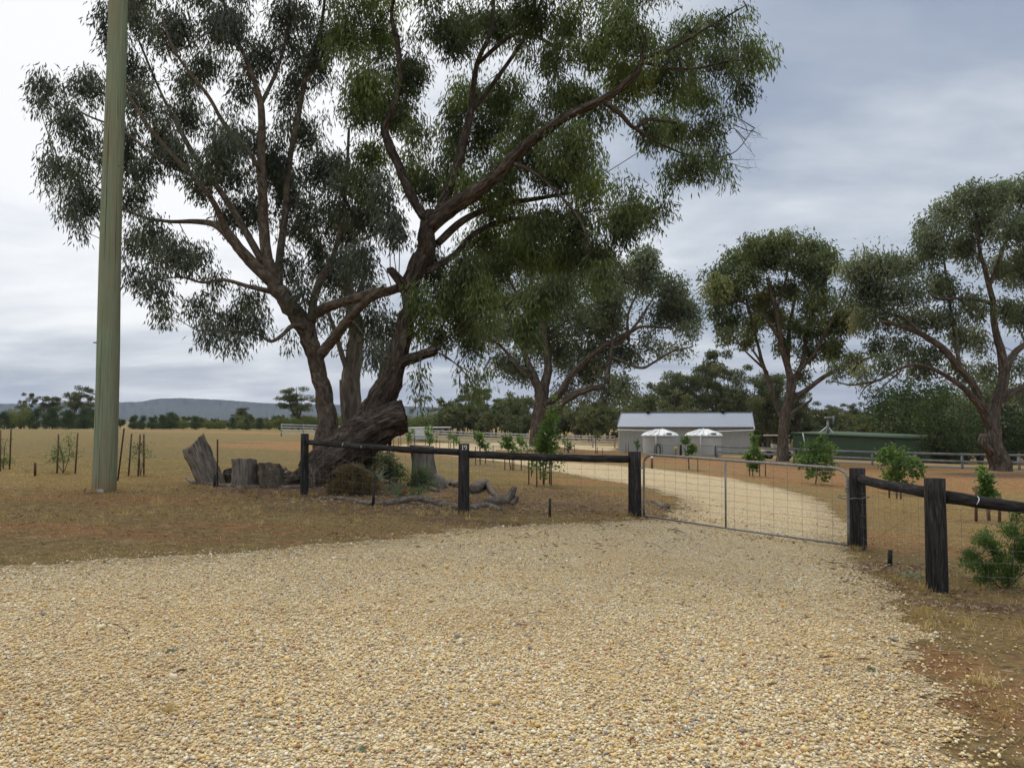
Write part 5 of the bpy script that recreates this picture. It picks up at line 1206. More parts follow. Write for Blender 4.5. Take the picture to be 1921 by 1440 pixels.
plant('young_shrub', 'staked loose green shrub left of the utility pole', 'shrub', (119, 887), [[(119, 888, 1.2), (118, 860, 1), (112, 835, .6)], [(119, 887, 1), (130, 855, .8), (128, 820, .5)], [(119, 887, 1), (100, 860, .6)]], [(103, 848, 13, 14), (118, 862, 18, 12), (128, 835, 10, 16), (136, 850, 10, 10), (97, 858, 9, 8), (127, 820, 4, 8), (112, 838, 8, 10)], 'leafS', dens=.11, per=9, leafL=.08, leafW=.02, spray=.07, seed=3, group=GP)
plant('young_shrub', 'thin staked shrub just right of the utility pole', 'shrub', (263, 892), [[(263, 893, 1), (262, 860, 1), (258, 830, .6)], [(263, 892, 1), (272, 850, .6)]], [(256, 840, 10, 14), (270, 848, 12, 12), (278, 858, 8, 8), (250, 860, 6, 10), (265, 832, 8, 10), (258, 868, 10, 7)], 'leafS', dens=.09, per=8, leafL=.08, leafW=.02, spray=.07, seed=4, group=GP)
GS = 'young broadleaf saplings planted beyond the fence'
def sap(px, base, clumps, label, seed, dens=.10, mat='leafG', L=.12, W_=.09, spray=.07):
    top = min(c[1] for c in clumps); mid = clumps[0][0]
    plant('sapling', label, 'sapling', (px, base), [[(px, base, 1.3), ((px + mid) / 2, (base + top) / 2, 1.0), (mid, top, .5)]], clumps, mat, seed=seed, group=GS, dens=dens, per=9, leafL=L, leafW=W_, spray=spray, depth=.25, link=.008)
sap(1020, 912, [(1036, 772, 9, 22), (1030, 800, 17, 22), (1017, 822, 25, 20), (1032, 835, 22, 18), (1012, 842, 20, 14), (1024, 862, 24, 16), (1005, 872, 10, 8), (1040, 750, 6, 9), (1043, 815, 14, 12), (1048, 875, 8, 6), (1018, 885, 10, 8)], 'tallest dense bright green sapling left of the gate post, trunk of the broad gum behind', 5, .085, L=.10, W_=.065)
sap(767, 838, [(767, 812, 5, 9), (765, 825, 4, 6)], 'thin bright sapling right of the broken limb butt in the far row', 6, .2, L=.18, W_=.13)
sap(806, 842, [(803, 812, 6, 10), (808, 826, 6, 8), (804, 802, 3, 5)], 'bright sapling in front of the white shelter', 7, .2, L=.18, W_=.13)
sap(852, 846, [(850, 822, 6, 5), (856, 829, 5, 5), (845, 818, 4, 3)], 'sparse sapling just left of the numbered post top', 8, .16, L=.18, W_=.13)
sap(901, 870, [(899, 815, 6, 9), (903, 833, 7, 8), (897, 824, 5, 6), (914, 840, 4, 5)], 'upright sapling just right of the numbered post', 9, .18, L=.15, W_=.11)
sap(958, 880, [(950, 826, 6, 8), (960, 838, 9, 8), (945, 834, 5, 5), (955, 822, 3, 5), (963, 846, 6, 5)], 'leafy sapling halfway between the numbered post and the dense sapling', 10, .18, L=.14, W_=.10)
sap(978, 880, [(977, 828, 5, 6), (985, 836, 6, 4), (972, 822, 3, 3)], 'sparse sapling nearest the left side of the dense sapling', 11, .16, L=.14, W_=.10)
sap(1066, 850, [(1065, 828, 5, 7), (1068, 838, 5, 4)], 'pale small sapling in front of the white rails right of the broad gum', 12, .16, L=.2, W_=.14)
sap(1118, 851, [(1117, 812, 5, 4), (1120, 818, 3, 3)], 'yellow green sapling tip above the top white rail', 13, .16, 'leafY', L=.2, W_=.14)
sap(1293, 880, [(1288, 828, 5, 8), (1297, 838, 7, 8), (1291, 846, 7, 6), (1285, 822, 4, 5), (1300, 846, 4, 4)], 'sapling with curved top in front of the second water tank', 14, .18, L=.15, W_=.11)
sap(1195, 850, [(1196, 836, 4, 6), (1194, 828, 2, 6)], 'faint thin sapling in front of the shed wall', 15, .10, 'leafS', L=.2, W_=.12)
sap(1412, 893, [(1414, 822, 6, 10), (1412, 840, 9, 12), (1415, 856, 13, 12), (1410, 868, 12, 9), (1424, 860, 8, 7), (1402, 858, 8, 6), (1415, 878, 8, 6)], 'slim conical sapling behind the middle of the gate', 16, .16, L=.14, W_=.11)
sap(1530, 908, [(1540, 822, 8, 12), (1530, 838, 16, 14), (1548, 842, 16, 13), (1515, 848, 16, 14), (1530, 858, 24, 16), (1555, 862, 18, 13), (1508, 868, 16, 13), (1535, 882, 24, 14), (1515, 888, 14, 9), (1545, 893, 12, 7), (1562, 880, 8, 8), (1500, 858, 7, 8)], 'large rounded leafy sapling beyond the latch end of the gate', 17, .08, L=.13, W_=.10)
sap(1690, 928, [(1668, 850, 20, 13), (1690, 852, 16, 12), (1680, 872, 26, 16), (1695, 888, 24, 14), (1718, 872, 14, 11), (1725, 885, 9, 9), (1670, 888, 16, 12), (1682, 902, 18, 9), (1655, 862, 10, 9), (1698, 905, 8, 7), (1706, 862, 10, 8)], 'wide leafy sapling behind the right curved rail', 18, .08, L=.12, W_=.095)
sap(1853, 975, [(1846, 890, 8, 12), (1850, 910, 10, 12), (1858, 922, 14, 8), (1846, 925, 10, 7), (1864, 930, 9, 5), (1842, 880, 4, 6)], 'small sapling tipping over the rail near the right edge', 19, .13, L=.11, W_=.08, spray=.05)
plant('wattle_shrub', 'feathery green shrub growing through the fence at the right edge', 'shrub', (1888, 1104), [[(1885, 1106, 1.6), (1870, 1060, 1.2), (1850, 1010, .8)], [(1890, 1105, 1.6), (1900, 1050, 1.2), (1905, 990, .8)], [(1890, 1105, 1.6), (1930, 1060, 1.2), (1940, 1000, .8)], [(1880, 1105, 1.2), (1840, 1070, .8)]],
      [(1846, 1012, 18, 22), (1830, 1042, 18, 16), (1868, 1040, 22, 22), (1858, 1068, 26, 16), (1820, 1062, 12, 12), (1900, 1000, 20, 22), (1915, 1030, 24, 26), (1900, 1070, 26, 24), (1930, 990, 18, 20), (1950, 1040, 26, 34), (1908, 975, 10, 12), (1850, 1088, 22, 10), (1890, 1092, 22, 10), (1812, 1048, 6, 8)], 'leafG', seed=20, dens=.11, per=16, leafL=.05, leafW=.011, spray=.035, droop=-.4, depth=.12, link=.004)
plant('domed_heath_shrub', 'brown domed heath shrub under the left rail by the leaning trunk', 'shrub', (660, 928), [], [(660, 900, 34, 22), (638, 912, 26, 16), (685, 910, 26, 18), (660, 885, 26, 12), (628, 918, 16, 9), (700, 918, 14, 10), (660, 918, 36, 10)], 'leafBrown', seed=21, dens=.30, per=16, leafL=.07, leafW=.014, spray=.05, droop=-.6, depth=.22, link=.006)
plant('leafy_shrub', 'dark green leafy shrub between the leaning trunk and garden lamp', 'shrub', (690, 905), [], [(690, 862, 22, 18), (668, 868, 18, 14), (708, 860, 18, 14), (690, 885, 22, 14), (650, 858, 10, 10)], 'leafM', seed=22, dens=.14, per=9, leafL=.09, leafW=.04, spray=.06, depth=.3)
plant('leafy_shrub', 'dark rounded shrub just right of the garden lamp post', 'shrub', (730, 905), [], [(730, 862, 16, 14), (722, 880, 18, 14), (742, 878, 13, 12), (732, 896, 18, 10)], 'leafM', seed=23, dens=.16, per=9, leafL=.09, leafW=.04, spray=.06, depth=.25)
plant('low_green_plant', 'low green plants at the foot of the sawn stump', 'plant', (775, 915), [], [(760, 888, 20, 12), (785, 886, 20, 12), (770, 902, 22, 10), (800, 900, 16, 10), (815, 908, 10, 8)], 'leafS', seed=24, dens=.13, per=9, leafL=.08, leafW=.02, spray=.06, droop=-.5, depth=.25)
plant('silver_plant', 'pale silvery low plant in front of the green garden plants', 'plant', (742, 928), [], [(738, 910, 14, 10), (748, 918, 14, 8), (730, 918, 10, 7)], 'leafGrey', seed=25, dens=.17, per=9, leafL=.05, leafW=.012, spray=.05, droop=-.4, depth=.15)
fp = plant('flowering_plant', 'low plant with one red flower in the fence garden', 'plant', (762, 936), [], [(752, 928, 14, 7), (775, 928, 16, 7), (790, 918, 10, 8)], 'leafS', seed=26, dens=.15, per=9, leafL=.07, leafW=.02, spray=.05, depth=.12)
mb = MB(); c = P(758, 922, at(762, 936)[1] - .12); g = np.random.default_rng(4)
mb.leaves(np.repeat(c[None], 26, 0) + g.normal(0, .012, (26, 3)), g.normal(0, 1, (26, 3)), .05, .04, g); mb.build('flower', M['flower'], fp)
sl_ = thing('strap_leaf_plant', 'plant with long upright strap leaves behind the domed shrub', 'plant', at(705, 920)); c = at(705, 918); mb = MB(); g = np.random.default_rng(14)
for k_ in range(26):
    a = g.uniform(0, 6.28); L = g.uniform(.4, .75); sp = g.uniform(.1, .5)
    b0 = c + [g.normal(0, .05), g.normal(0, .05), 0]
    ln = np.array([b0 + np.array([math.cos(a) * sp * f, math.sin(a) * sp * f, L * (1.25 * f - .45 * f * f * (1 + sp))]) for f in np.linspace(0, 1, 7)])
    si = np.array([-math.sin(a), math.cos(a), .3]) * .018; wv = np.array([.8, 1, 1, .9, .7, .45, .05])[:, None]
    V = np.vstack([ln + si * wv, ln - si * wv]); i = np.arange(6); mb.add(V, np.stack([i, i + 7, i + 8, i + 1], 1), None, g.uniform(0, 1))
mb.build('leaves', M['leafGrey'], sl_)
# grey leaf spray by the fence
sp = thing('dead_leaf_spray', 'pale dead gum branchlet with grey leaves by the foot of the right fence post', 'branch', at(1712, 1095)); mb = MB(); c = at(1712, 1092) + [0, 0, .03]
for k_ in range(30):
    a = g.uniform(-.3, 3.5); b0 = c + [g.normal(0, .07), g.normal(0, .05), g.uniform(0, .05)]
    mb.leaves(b0[None], np.array([[math.cos(a), math.sin(a) * .5, g.uniform(-.1, .6)]]), .10, .022, g, np.array([g.uniform(.5, 1)]))
mb.build('leaves', M['leafGrey'], sp); mb = MB(); mb.tube([c - [.15, 0, .02], c, c + [.18, .05, .02]], .004, 5); mb.build('twig', M['dead'], sp)
for (px, py, s_, lb) in [(1632 - 300, 1262, .022, 'grey green weed tuft on the right of the gravel'), (322, 1229, .026, 'grey weed tuft on the left gravel'), (680, 1416, .018, 'small green weed at the lower edge of the gravel'), (318, 1338, .04, 'yellowish dry tuft low on the left gravel')]:
    c = at(px if px != 1332 else 1633, py); mb = MB(); n = 60
    mb.leaves(np.repeat(c[None] + [0, 0, .015], n, 0) + g.normal(0, s_ * .6, (n, 3)) * [1, 1, .15], np.stack([g.normal(0, 1, n), g.normal(0, 1, n), g.uniform(.2, 1, n)], 1), s_ * g.uniform(.7, 1.4, n), .006, g)
    tag(mb.build('weed', M['leafGrey'] if py != 1338 else M['grass'], origin=tuple(c)), lb, 'weed')
# garden lamp stake
gl2 = thing('garden_lamp', 'thin dark garden lamp on a stake behind the left rail', 'lamp', at(731, 905)); c = at(731, 905); tp_ = P(731, 838, c[1])
mb = MB(); mb.tube([c, tp_], .012, 6); mb.build('stem', M['darkmetal'], gl2)
mb = MB(); mb.tube([tp_ + [0, 0, z] for z in (0, .02, .03, .10, .12, .125, .17)], [.015, .03, .035, .05, .06, .03, .004], 10); mb.build('lamp_head', M['darkmetal'], gl2)
# dark bollard with light cap
c = at(1223, 879); bo = thing('bollard', 'short dark bollard with pale cap beyond the gate post', 'bollard', c); tp_ = P(1223, 859, c[1])
mb = MB(); mb.tube([c - [0, 0, .05], tp_], [.06, .055], 10); mb.build('shaft', M['stake'], bo); mb = MB(); mb.tube([tp_ + [0, 0, .001], tp_ + [0, 0, .06], tp_ + [0, 0, .085]], [.065, .065, .02], 10); mb.build('cap', M['white'], bo)
# ---------------------------------------------------------------- white rail fence and shelter
wf = thing('white_rail_fence', 'long white four rail fence crossing the far yard in front of the woodland', 'fence', gp(-10, 85))
ln = [(-25.0, 86.5, 0), (-14, 86), (0, 86), (5, 86.5), (11.2, 87)]
def fence_run(par, pts, hs, rw, rh, post_w, step, matr, matp, postn='post', railn='rail', top=.1):
    pts = np.array([p[:2] for p in pts], float); seg = np.linalg.norm(np.diff(pts, axis=0), axis=1); cum = np.concatenate([[0], np.cumsum(seg)])
    n = int(cum[-1] / step) + 1; ss = np.linspace(0, cum[-1], n)
    q = np.stack([np.interp(ss, cum, pts[:, 0]), np.interp(ss, cum, pts[:, 1])], 1); q = np.column_stack([q, G(q[:, 0], q[:, 1])])
    for p in q:
        mb = MB(); mb.box(p + [0, 0, (hs[-1] + top) / 2 - .1], (post_w, post_w, hs[-1] + top + .2)); mb.build(postn, matp, par)
    for h in hs:
        mb = MB()
        for a, b_ in zip(q[:-1], q[1:]): mb.beam(a + [0, -post_w / 2 - rw / 2 - .003, h], b_ + [0, -post_w / 2 - rw / 2 - .003, h], rw, rh)
        mb.build(railn, matr, par)
    return q
fence_run(wf, [(-25.0, 86.5), (-14, 86), (0, 86), (5, 86.5), (11.2, 87)], [.35, .68, .98, 1.25], .04, .10, .12, 2.4, M['farrail'], M['greyrail'])
sh = thing('white_shelter', 'small white box shelter with a long flat roof rail beyond the far fence', 'shelter', gp(-11, 88))
a, b_ = P(768, 836, 88), P(808, 836, 88); z_ = g1(a[0], 88); zt = P(788, 803, 88)[2]
mb = MB(); mb.box([(a[0] + b_[0]) / 2, 89.2, (z_ + zt) / 2], (b_[0] - a[0], 2.2, zt - z_)); mb.build('wall', M['white'], sh)
mb = MB(); e_ = P(842, 801, 88); mb.box([(a[0] + e_[0]) / 2, 89.1, zt + .07], (e_[0] - a[0] + .2, 2.5, .12), 0, 0, -.012); mb.build('roof', M['white'], sh)
mb = MB(); mb.box([e_[0] - .1, 88.2, (z_ + zt) / 2], (.09, .09, zt - z_)); mb.build('post', M['greyrail'], sh)
# ---------------------------------------------------------------- grey shed
sc0 = P(1160, 799, 80); ez = 1.04; ux = np.array([.972, -.235, 0]); uy = np.array([.235, .972, 0]); L_, Wd_ = 12.97, 9.0
ob = np.array([sc0[0], 80.0, 0]); zb = min(g1(*(ob)[:2]), g1(*(ob + ux * L_)[:2])) - .25
sd_ = thing('grey_shed', 'long grey corrugated metal shed with pale blue-grey pitched roof', 'shed', (ob[0], ob[1], zb))
def S3(a, b2, z): return ob + ux * a + uy * b2 + [0, 0, z]
def corr(mb, p0, p1, z0_, z1_, pitch=.2, dep=.03, n_=None):
    """corrugated vertical sheet from p0 to p1"""
    L = np.linalg.norm(p1 - p0); t_ = unit(p1 - p0); nn = np.array([t_[1], -t_[0], 0]); k = int(L / pitch)
    xs, off = [], []
    for i in range(k):
        for f, o in ((0, 0), (.55, 0), (.65, dep), (.9, dep)):
            xs.append((i + f) * L / k); off.append(o)
    xs.append(L); off.append(0); xs, off = np.array(xs), np.array(off)
    base = p0 + t_ * xs[:, None] + nn * off[:, None]
    lo, hi = base.copy(), base.copy(); lo[:, 2] = z0_; hi[:, 2] = z1_ if np.isscalar(z1_) else np.interp(xs / L, *z1_)
    n = len(xs); i = np.arange(n - 1); mb.add(np.vstack([lo, hi]), np.stack([i, i + 1, i + n + 1, i + n], 1))
mb = MB(); corr(mb, S3(0, 0, 0), S3(L_, 0, 0), zb, ez); mb.build('front_wall', M['clad'], sd_)
rise = 1.38
for nm, a in (('end_wall', 0), ('end_wall', L_)):
    mb = MB(); p, q = (S3(a, Wd_, 0), S3(a, .035, 0)) if a == 0 else (S3(a, .035, 0), S3(a, Wd_, 0))
    corr(mb, p, q, zb, ([0, .5, 1], [ez, ez + rise, ez])); mb.build(nm, M['clad'], sd_)
mb = MB(); corr(mb, S3(L_, Wd_, 0), S3(0, Wd_, 0), zb, ez); mb.build('back_wall', M['clad'], sd_)
rf = MB(); n = int(L_ / .18)
for sgn_, y0_ in ((1, -.12), (-1, Wd_ + .12)):
    xs, hh = [], []
    for i in range(n):
        for f, o in ((0, 0), (.6, 0), (.72, .007), (.9, .007)):
            xs.append(-.12 + (i + f) * (L_ + .24) / n); hh.append(o)
    xs.append(L_ + .12); hh.append(0); xs, hh = np.array(xs), np.array(hh)
    ev = np.array([S3(x, y0_, ez + .05 - .03 + h_) for x, h_ in zip(xs, hh)]); rg = np.array([S3(x, Wd_ / 2, ez + rise + .09 + h_) for x, h_ in zip(xs, hh)])
    k = len(xs); i = np.arange(k - 1); q = np.stack([i, i + 1, i + k + 1, i + k], 1); rf.add(np.vstack([ev, rg]), q if sgn_ > 0 else q[:, ::-1])
rfo = rf.build('roof', M['roof'], sd_)
ORG[rfo.name] = ORG[sd_.name]
for x_ in (0, L_):
    mb = MB(); mb.beam(S3(x_ + (.135 if x_ else -.135), -.13, ez + .05), S3(x_ + (.135 if x_ else -.135), Wd_ / 2, ez + rise + .13), .03, .12); mb.build('barge_trim', M['roof'], sd_)
mb = MB(); mb.beam(S3(-.14, Wd_ / 2, ez + rise + .14), S3(L_ + .14, Wd_ / 2, ez + rise + .14), .3, .04); mb.build('ridge_cap', M['roof'], rfo)
mb = MB(); mb.beam(S3(-.1, -.2, ez - .03), S3(L_ + .1, -.2, ez - .03), .13, .11); mb.build('gutter', m_plain('dark_gutter', (.12, .13, .14), .5), sd_)
for fx in (.205, .79):
    c = S3(L_ * fx, Wd_ / 2 - .3, ez + rise + .05); mb = MB(); mb.tube([c - [0, 0, .1], c + [0, 0, .22]], .15, 12); mb.tube([c + [0, 0, .22], c + [0, 0, .25], c + [0, 0, .32]], [.21, .21, .05], 12); mb.build('roof_vent', M['darkmetal'], rfo)
zd = P(1165, 805.5, 80)[2]
mb = MB(); mb.tube([S3(-.1, -.3, zd - .02), S3(4.7, -.3, zd - .16)], .06, 8); mb.build('drain_pipe', M['whitetrim'], sd_)
mb = MB(); mb.tube([S3(L_ + .08, -.3, zd + .32), S3(L_ + .08, -.3, zd + .02), S3(L_ - .02, -.3, zd - .02), S3(7.9, -.3, zd - .22)], .06, 8); mb.build('drain_pipe', M['whitetrim'], sd_)
for a_, zz_ in ((4.35, .16), (8.3, .21)):
    mb = MB(); mb.tube([S3(a_, -.3, ez - .08), S3(a_, -.3, zd - .16 - (.0 if a_ < 5 else .04))], .06, 8); mb.build('downpipe', M['whitetrim'], sd_)
# water tanks
def tank(px, d, label, bpy_y):
    c = P(px, 820, d); z0_ = g1(c[0], c[1]) - .1; zt_ = P(px, 817, d)[2]; Rt = 33.5 * d / F
    t = thing('water_tank', label, 'water tank', (c[0], c[1], z0_), 'rainwater tanks beside the grey shed')
    mb = MB(); n = 48; hs = [(z0_, .97), (z0_ + .3, .985), (zt_ - .1, 1.0), (zt_, 1.0)]
    mb.tube([[c[0], c[1], z] for z, _ in hs], [Rt * .95 * f for _, f in hs], n); mb.build('tank_body', M['plastic'], t, smooth=False)
    lid = MB(); za = P(px, 805.5, d)[2]; th = np.linspace(0, 2 * math.pi, 96, endpoint=False)
    rib = np.where((np.arange(96) % 6) < 3, .13, 0.0)
    V = [];
    for f, z_, rb in ((1.03, zt_ - .02, 0), (1.03, zt_ + .05, 0), (.98, zt_ + .08, .5), (.85, zt_ + (za - zt_) * .28, 1), (.25, zt_ + (za - zt_) * .86, 1), (.12, za - .03, .3), (.0, za, 0)):
        V.append(np.stack([c[0] + Rt * f * np.cos(th), c[1] + Rt * f * np.sin(th), z_ + rib * rb], 1))
    i = np.arange(6)[:, None] * 96; j = np.arange(96)[None]; k = (j + 1) % 96
    lid.add(np.vstack(V), np.stack([i + j, i + k, i + 96 + k, i + 96 + j], -1).reshape(-1, 4)); lo = lid.build('ribbed_lid', M['white'], t); ORG[lo.name] = ORG[t.name]
    h_ = MB(); hc = c + [Rt * .35, -Rt * .78, 0]; hz = zt_ + (za - zt_) * .30; h_.tube([[hc[0], hc[1], hz - .05], [hc[0], hc[1], hz + .10], [hc[0], hc[1], hz + .12]], [.26, .26, .20], 14); h_.build('hatch', M['greyrail'], lo)
    pp = MB(); pc = c + [-Rt * .40, -Rt * .95, 0]; pp.tube([[pc[0], pc[1], z0_], [pc[0], pc[1], zt_ - .02], [pc[0] + .02, pc[1] + .12, zt_ + .12]], .065, 8); pp.build('overflow_pipe', M['white'], t)
    return t
tank(1238, 73, 'white rainwater tank with ribbed conical lid, the left one', 850)
tank(1320, 71, 'white rainwater tank with ribbed conical lid, the right one behind the small sapling', 852)
# pipe frame with hose
hf = thing('pipe_frame', 'low grey pipe frame in front of the left water tank', 'rail', at(1250, 862)); dH = 62.0
mb = MB()
pA, pB = P(1232, 834, dH), P(1275, 835, dH); zA, zB = g1(pA[0], dH), g1(pB[0], dH)
mb.tube([pA * [1, 1, 0] + [0, 0, zA], pA, pB, pB * [1, 1, 0] + [0, 0, zB]], .035, 6); mb.build('frame', M['greyrail'], hf)
mb = MB(); mb.box([pB[0] + .08, dH, (pB[2] + zB) / 2], (.16, .12, pB[2] - zB + .1)); mb.build('post', M['darkmetal'], hf)
hs_ = thing('garden_hose', 'coiled dark green hose hanging on the pipe frame', 'hose', (pA[0], dH, zA)); mb = MB()
for k_, (ox, sz) in enumerate(((0, 1.0), (.12, .9), (.2, 1.05), (.05, .95))):
    a = np.linspace(0, 2 * math.pi, 22); cz = pA[2] - .42
    mb.tube(np.stack([pA[0] + ox + .22 * sz * np.cos(a), dH - .08 - .03 * k_ + 0 * a, cz + .5 * sz * np.sin(a)], 1), .022, 5, False)
mb.build('hose_coil', M['hose'], hs_)
yv = thing('tap_post', 'small yellow topped tap post between the water tanks', 'tap', at(1268, 866)); c = P(1268, 842, dH - 1); zc = g1(c[0], c[1])
mb = MB(); mb.tube([[c[0], c[1], zc - .05], [c[0], c[1], c[2]]], .03, 6); mb.build('post', M['rust'], yv); mb = MB(); mb.tube([c - [0, 0, .1], c, c + [0, 0, .12], c + [0, 0, .2]], [.06, .13, .13, .05], 8); mb.build('cover', M['yellow'], yv)
# small steel gate by the tanks
sg = thing('small_steel_gate', 'small grey steel tube gate in front of the right water tank', 'gate', at(1320, 868)); dG = 58.0
A0, B0 = P(1304, 852, dG), P(1340, 853, dG); zA, zB = g1(A0[0], dG) + .1, g1(B0[0], dG) + .1
At, Bt = P(1304, 836, dG), P(1341, 837, dG)
mb = MB(); mb.tube([[A0[0], dG, zA], At, At + [.3, 0, .03], Bt - [.3, 0, -.03], Bt, [B0[0], dG, zB]], .022, 6); mb.tube([[A0[0], dG, zA], [B0[0], dG, zB]], .022, 6)
for f in (.3, .55, .8): mb.sticks([[A0[0], dG, zA + (At[2] - zA) * f]], [[B0[0], dG, zB + (Bt[2] - zB) * f]], .008, .008)
mb.build('gate_frame', M['galv'], sg)
mb = MB(); c = P(1304, 839, dG - .05); mb.box(c, (.28, .03, .22)); mb.build('warning_plate', M['red'], sg)
mb = MB(); mb.box([B0[0] + .15, dG, (Bt[2] + zB) / 2], (.14, .14, Bt[2] - zB + .15)); mb.build('gate_post', M['darkmetal'], sg)
# ---------------------------------------------------------------- grey two rail fence on the right
rfn = thing('grey_rail_fence', 'weathered grey two rail fence running behind the gums on the right', 'fence', gp(20, 56))
def fd(px, py, d): q = P(px, py, d); return (q[0], q[1])
fence_run(rfn, [fd(1345, 850, 57.5), fd(1500, 858, 54), fd(1690, 870, 48.5), fd(1800, 876, 45.5), fd(1925, 884, 43.8), fd(2150, 896, 41)], [.42, .82], .04, .13, .10, 2.6, M['greyrail'], M['greyrail'], top=.08)
# ---------------------------------------------------------------- green shed, mast
gs0, gs1 = P(1487, 812, 76), P(1745, 824, 66)
zg = min(g1(gs0[0], gs0[1]), g1(gs1[0], gs1[1])) - .2
gsh = thing('green_shed', 'long low dark green corrugated metal shed behind the grey rail fence', 'shed', (gs0[0], gs0[1], zg))
p0, p1 = gs0 * [1, 1, 0], gs1 * [1, 1, 0]; bk = unit(np.array([-(p1 - p0)[1], (p1 - p0)[0], 0])) * 7
mb = MB(); corr(mb, p0, p1, zg, ([0, 1], [gs0[2], gs1[2]]), .22, .012); mb.build('front_wall', M['cladg'], gsh)
mb = MB(); corr(mb, p1, p1 + bk, zg, ([0, 1], [gs1[2], gs1[2] + .1]), .22); mb.build('end_wall', M['cladg'], gsh)
mb = MB(); corr(mb, p0 + bk, p0, zg, ([0, 1], [gs0[2] + .1, gs0[2]]), .22); mb.build('end_wall', M['cladg'], gsh)
mb = MB(); u_ = unit(p1 - p0); a_, b_ = gs0 - u_ * .2 - unit(bk) * .15 + [0, 0, .06], gs1 + u_ * .2 - unit(bk) * .15 + [0, 0, .06]
V = [a_, b_, b_ + bk + [0, 0, .1], a_ + bk + [0, 0, .1]]; V = V + [v_ - [0, 0, .1] for v_ in V]
mb.add(V, [[0, 1, 2, 3], [7, 6, 5, 4], [0, 4, 5, 1], [1, 5, 6, 2], [2, 6, 7, 3], [3, 7, 4, 0]]); mb.build('roof', M['cladg'], gsh)
mb = MB(); q = P(1504, 814, 74.6); mb.tube([q + [0, -.25, .1], q + [.12, -.25, -.5], q + [.2, -.25, -1.6]], .05, 6); mb.build('downpipe', M['white'], gsh)
ms = thing('steel_mast', 'short steel mast with tripod braces standing above the green shed roof', 'mast', P(1553, 814, 75)); bz = P(1553, 814, 75); tz = P(1553, 786, 75)
mb = MB(); mb.tube([bz - [0, 0, .3], tz], .13, 8); mb.build('column', M['galv'], ms)
mb = MB(); mb.box(tz + [.05, 0, .12], (.62, .4, .22)); mb.build('head_box', M['galv'], ms)
mb = MB(); mb.box(tz + [.50, 0, -.1], (.25, .02, .75)); mb.build('side_panel', M['greyrail'], ms)
for dx_, dy_ in ((-1.0, .2), (.55, -.3), (.1, .9)):
    mb = MB(); mb.tube([bz + [0, 0, .75], bz + [dx_, dy_, -.1]], .045, 6); mb.build('brace', M['white'], ms)
# utility buggy
bc = P(1455, 852, 64); bz = g1(bc[0], bc[1]); bg = thing('utility_buggy', 'small beige roofed utility buggy parked left of the umbrella gum trunk', 'buggy', (bc[0], bc[1], bz))
mb = MB(); mb.box([bc[0], bc[1], bz + .62], (2.0, 1.2, .35)); mb.box([bc[0] + .55, bc[1], bz + 1.0], (.9, 1.2, .40)); mb.box([bc[0] - .1, bc[1], bz + .95], (.12, 1.1, .5), 0, 0, -.2); mb.build('body', M['beige'], bg)
mb = MB(); mb.box([bc[0] + .1, bc[1], bz + 1.88], (1.7, 1.35, .10)); mb.build('roof', M['beige'], bg)
for x_ in (-.65, .85):
    for y_ in (-.55, .55):
        mb = MB(); mb.tube([[bc[0] + x_, bc[1] + y_, bz + .75], [bc[0] + x_ * .95, bc[1] + y_, bz + 1.84]], .035, 6); mb.build('roof_post', M['darkmetal'], bg)
for x_ in (-.75, .72):
    for y_ in (-.62, .62):
        mb = MB(); mb.tube([[bc[0] + x_, bc[1] + y_ - .11, bz + .33], [bc[0] + x_, bc[1] + y_ + .11, bz + .33]], .33, 18); wh = mb.build('wheel', M['rubber'], bg); ORG[wh.name] = ORG[bg.name]
        mb = MB(); mb.tube([[bc[0] + x_, bc[1] + y_ - .125, bz + .33], [bc[0] + x_, bc[1] + y_ + .125, bz + .33]], .15, 12); mb.build('rim', M['greyrail'], wh)
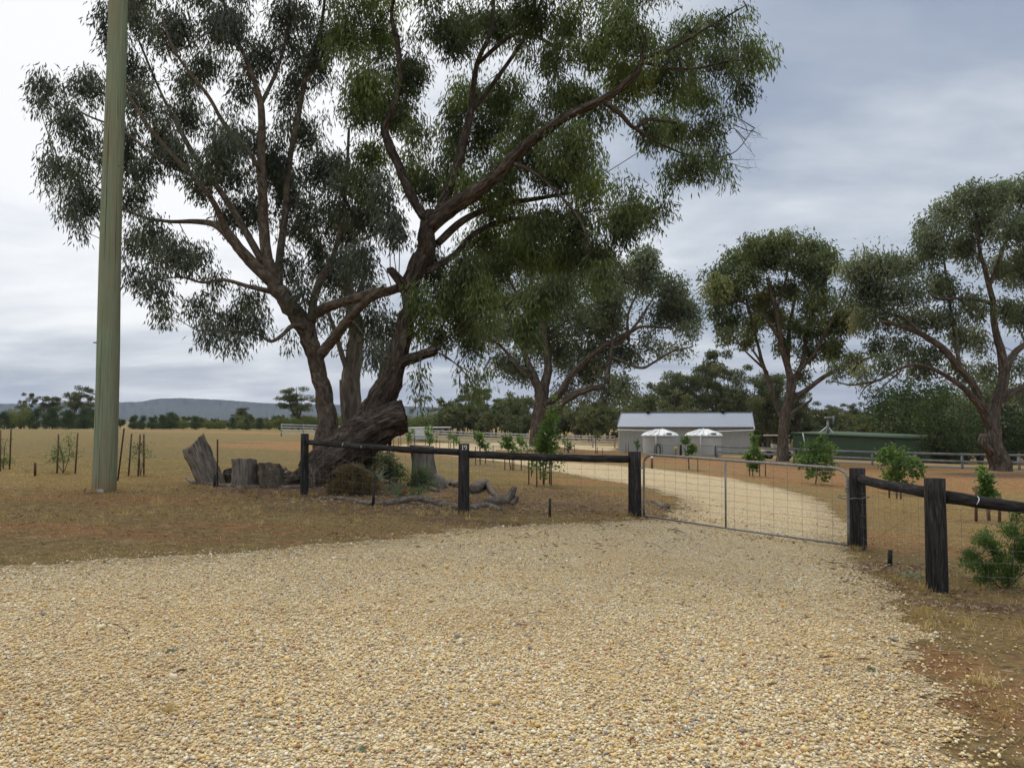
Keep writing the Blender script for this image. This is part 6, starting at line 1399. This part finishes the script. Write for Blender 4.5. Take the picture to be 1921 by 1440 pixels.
mb = MB(); mb.box([bc[0] + .1, bc[1], bz + 1.2], (.5, 1.0, .12)); mb.box([bc[0] + .38, bc[1], bz + 1.42], (.1, 1.0, .5)); mb.build('seat', M['rubber'], bg)
# pale building on the right
lb0, lb1 = P(1778, 843, 78), P(1858, 836, 72); zl = g1(lb0[0], 75) - .2
ph = thing('pale_farm_building', 'low pale walled building with white skillion roof seen through the right trees', 'building', (lb0[0], 76, zl))
zt_ = P(1790, 838, 76)[2]
mb = MB(); mb.box([(lb0[0] + lb1[0]) / 2, 79, (zl + zt_) / 2], (lb1[0] - lb0[0] + 1.0, 5, zt_ - zl)); mb.build('wall', M['beige'], ph)
mb = MB(); mb.box([(lb0[0] + lb1[0]) / 2, 78.9, zt_ + .14], (lb1[0] - lb0[0] + 1.8, 5.6, .14), 0, .05, .03); mb.build('roof', M['white'], ph)
mb = MB(); mb.box([lb0[0] + 1.4, 76.46, zl + 1.2], (.9, .06, .8)); mb.build('window', M['darkmetal'], ph)
# sealed road behind the right fence
rd = MB(); ct = np.array([fd(1500, 860, 58), fd(1700, 872, 52), fd(1850, 879, 47.5), fd(2000, 886, 45.5), fd(2600, 900, 42)]); cs = smooth_line(ct, 6)
tn = unit(np.gradient(cs, axis=0)); nn = np.stack([-tn[:, 1], tn[:, 0]], 1); V = []
for f in np.linspace(-1.6, 1.6, 7):
    q = cs + nn * f; V.append(np.column_stack([q, G(q[:, 0], q[:, 1]) + .03]))
n = len(cs); i = np.arange(6)[:, None] * n; j = np.arange(n - 1)[None]
rd.add(np.vstack(V), np.stack([i + j, i + j + 1, i + n + j + 1, i + n + j], -1).reshape(-1, 4)); tag(rd.build('road', M['asphalt'], smooth=True), kind='structure')
# ---------------------------------------------------------------- haze
hm, ht = newmat('thin_air_haze')
pv = ht.n('ShaderNodeVolumePrincipled', {'Color': (0.72, 0.80, 1.0, 1), 'Density': 0.000085, 'Anisotropy': 0.2})
ht.n('ShaderNodeOutputMaterial', {1: pv.outputs[0]})
mb = MB(); mb.box((0, 2900, 85), (15500, 9200, 240)); hz = mb.build('haze', hm); tag(hz, 'thin pale haze in the air over the far paddocks and range', 'haze', kind='stuff')
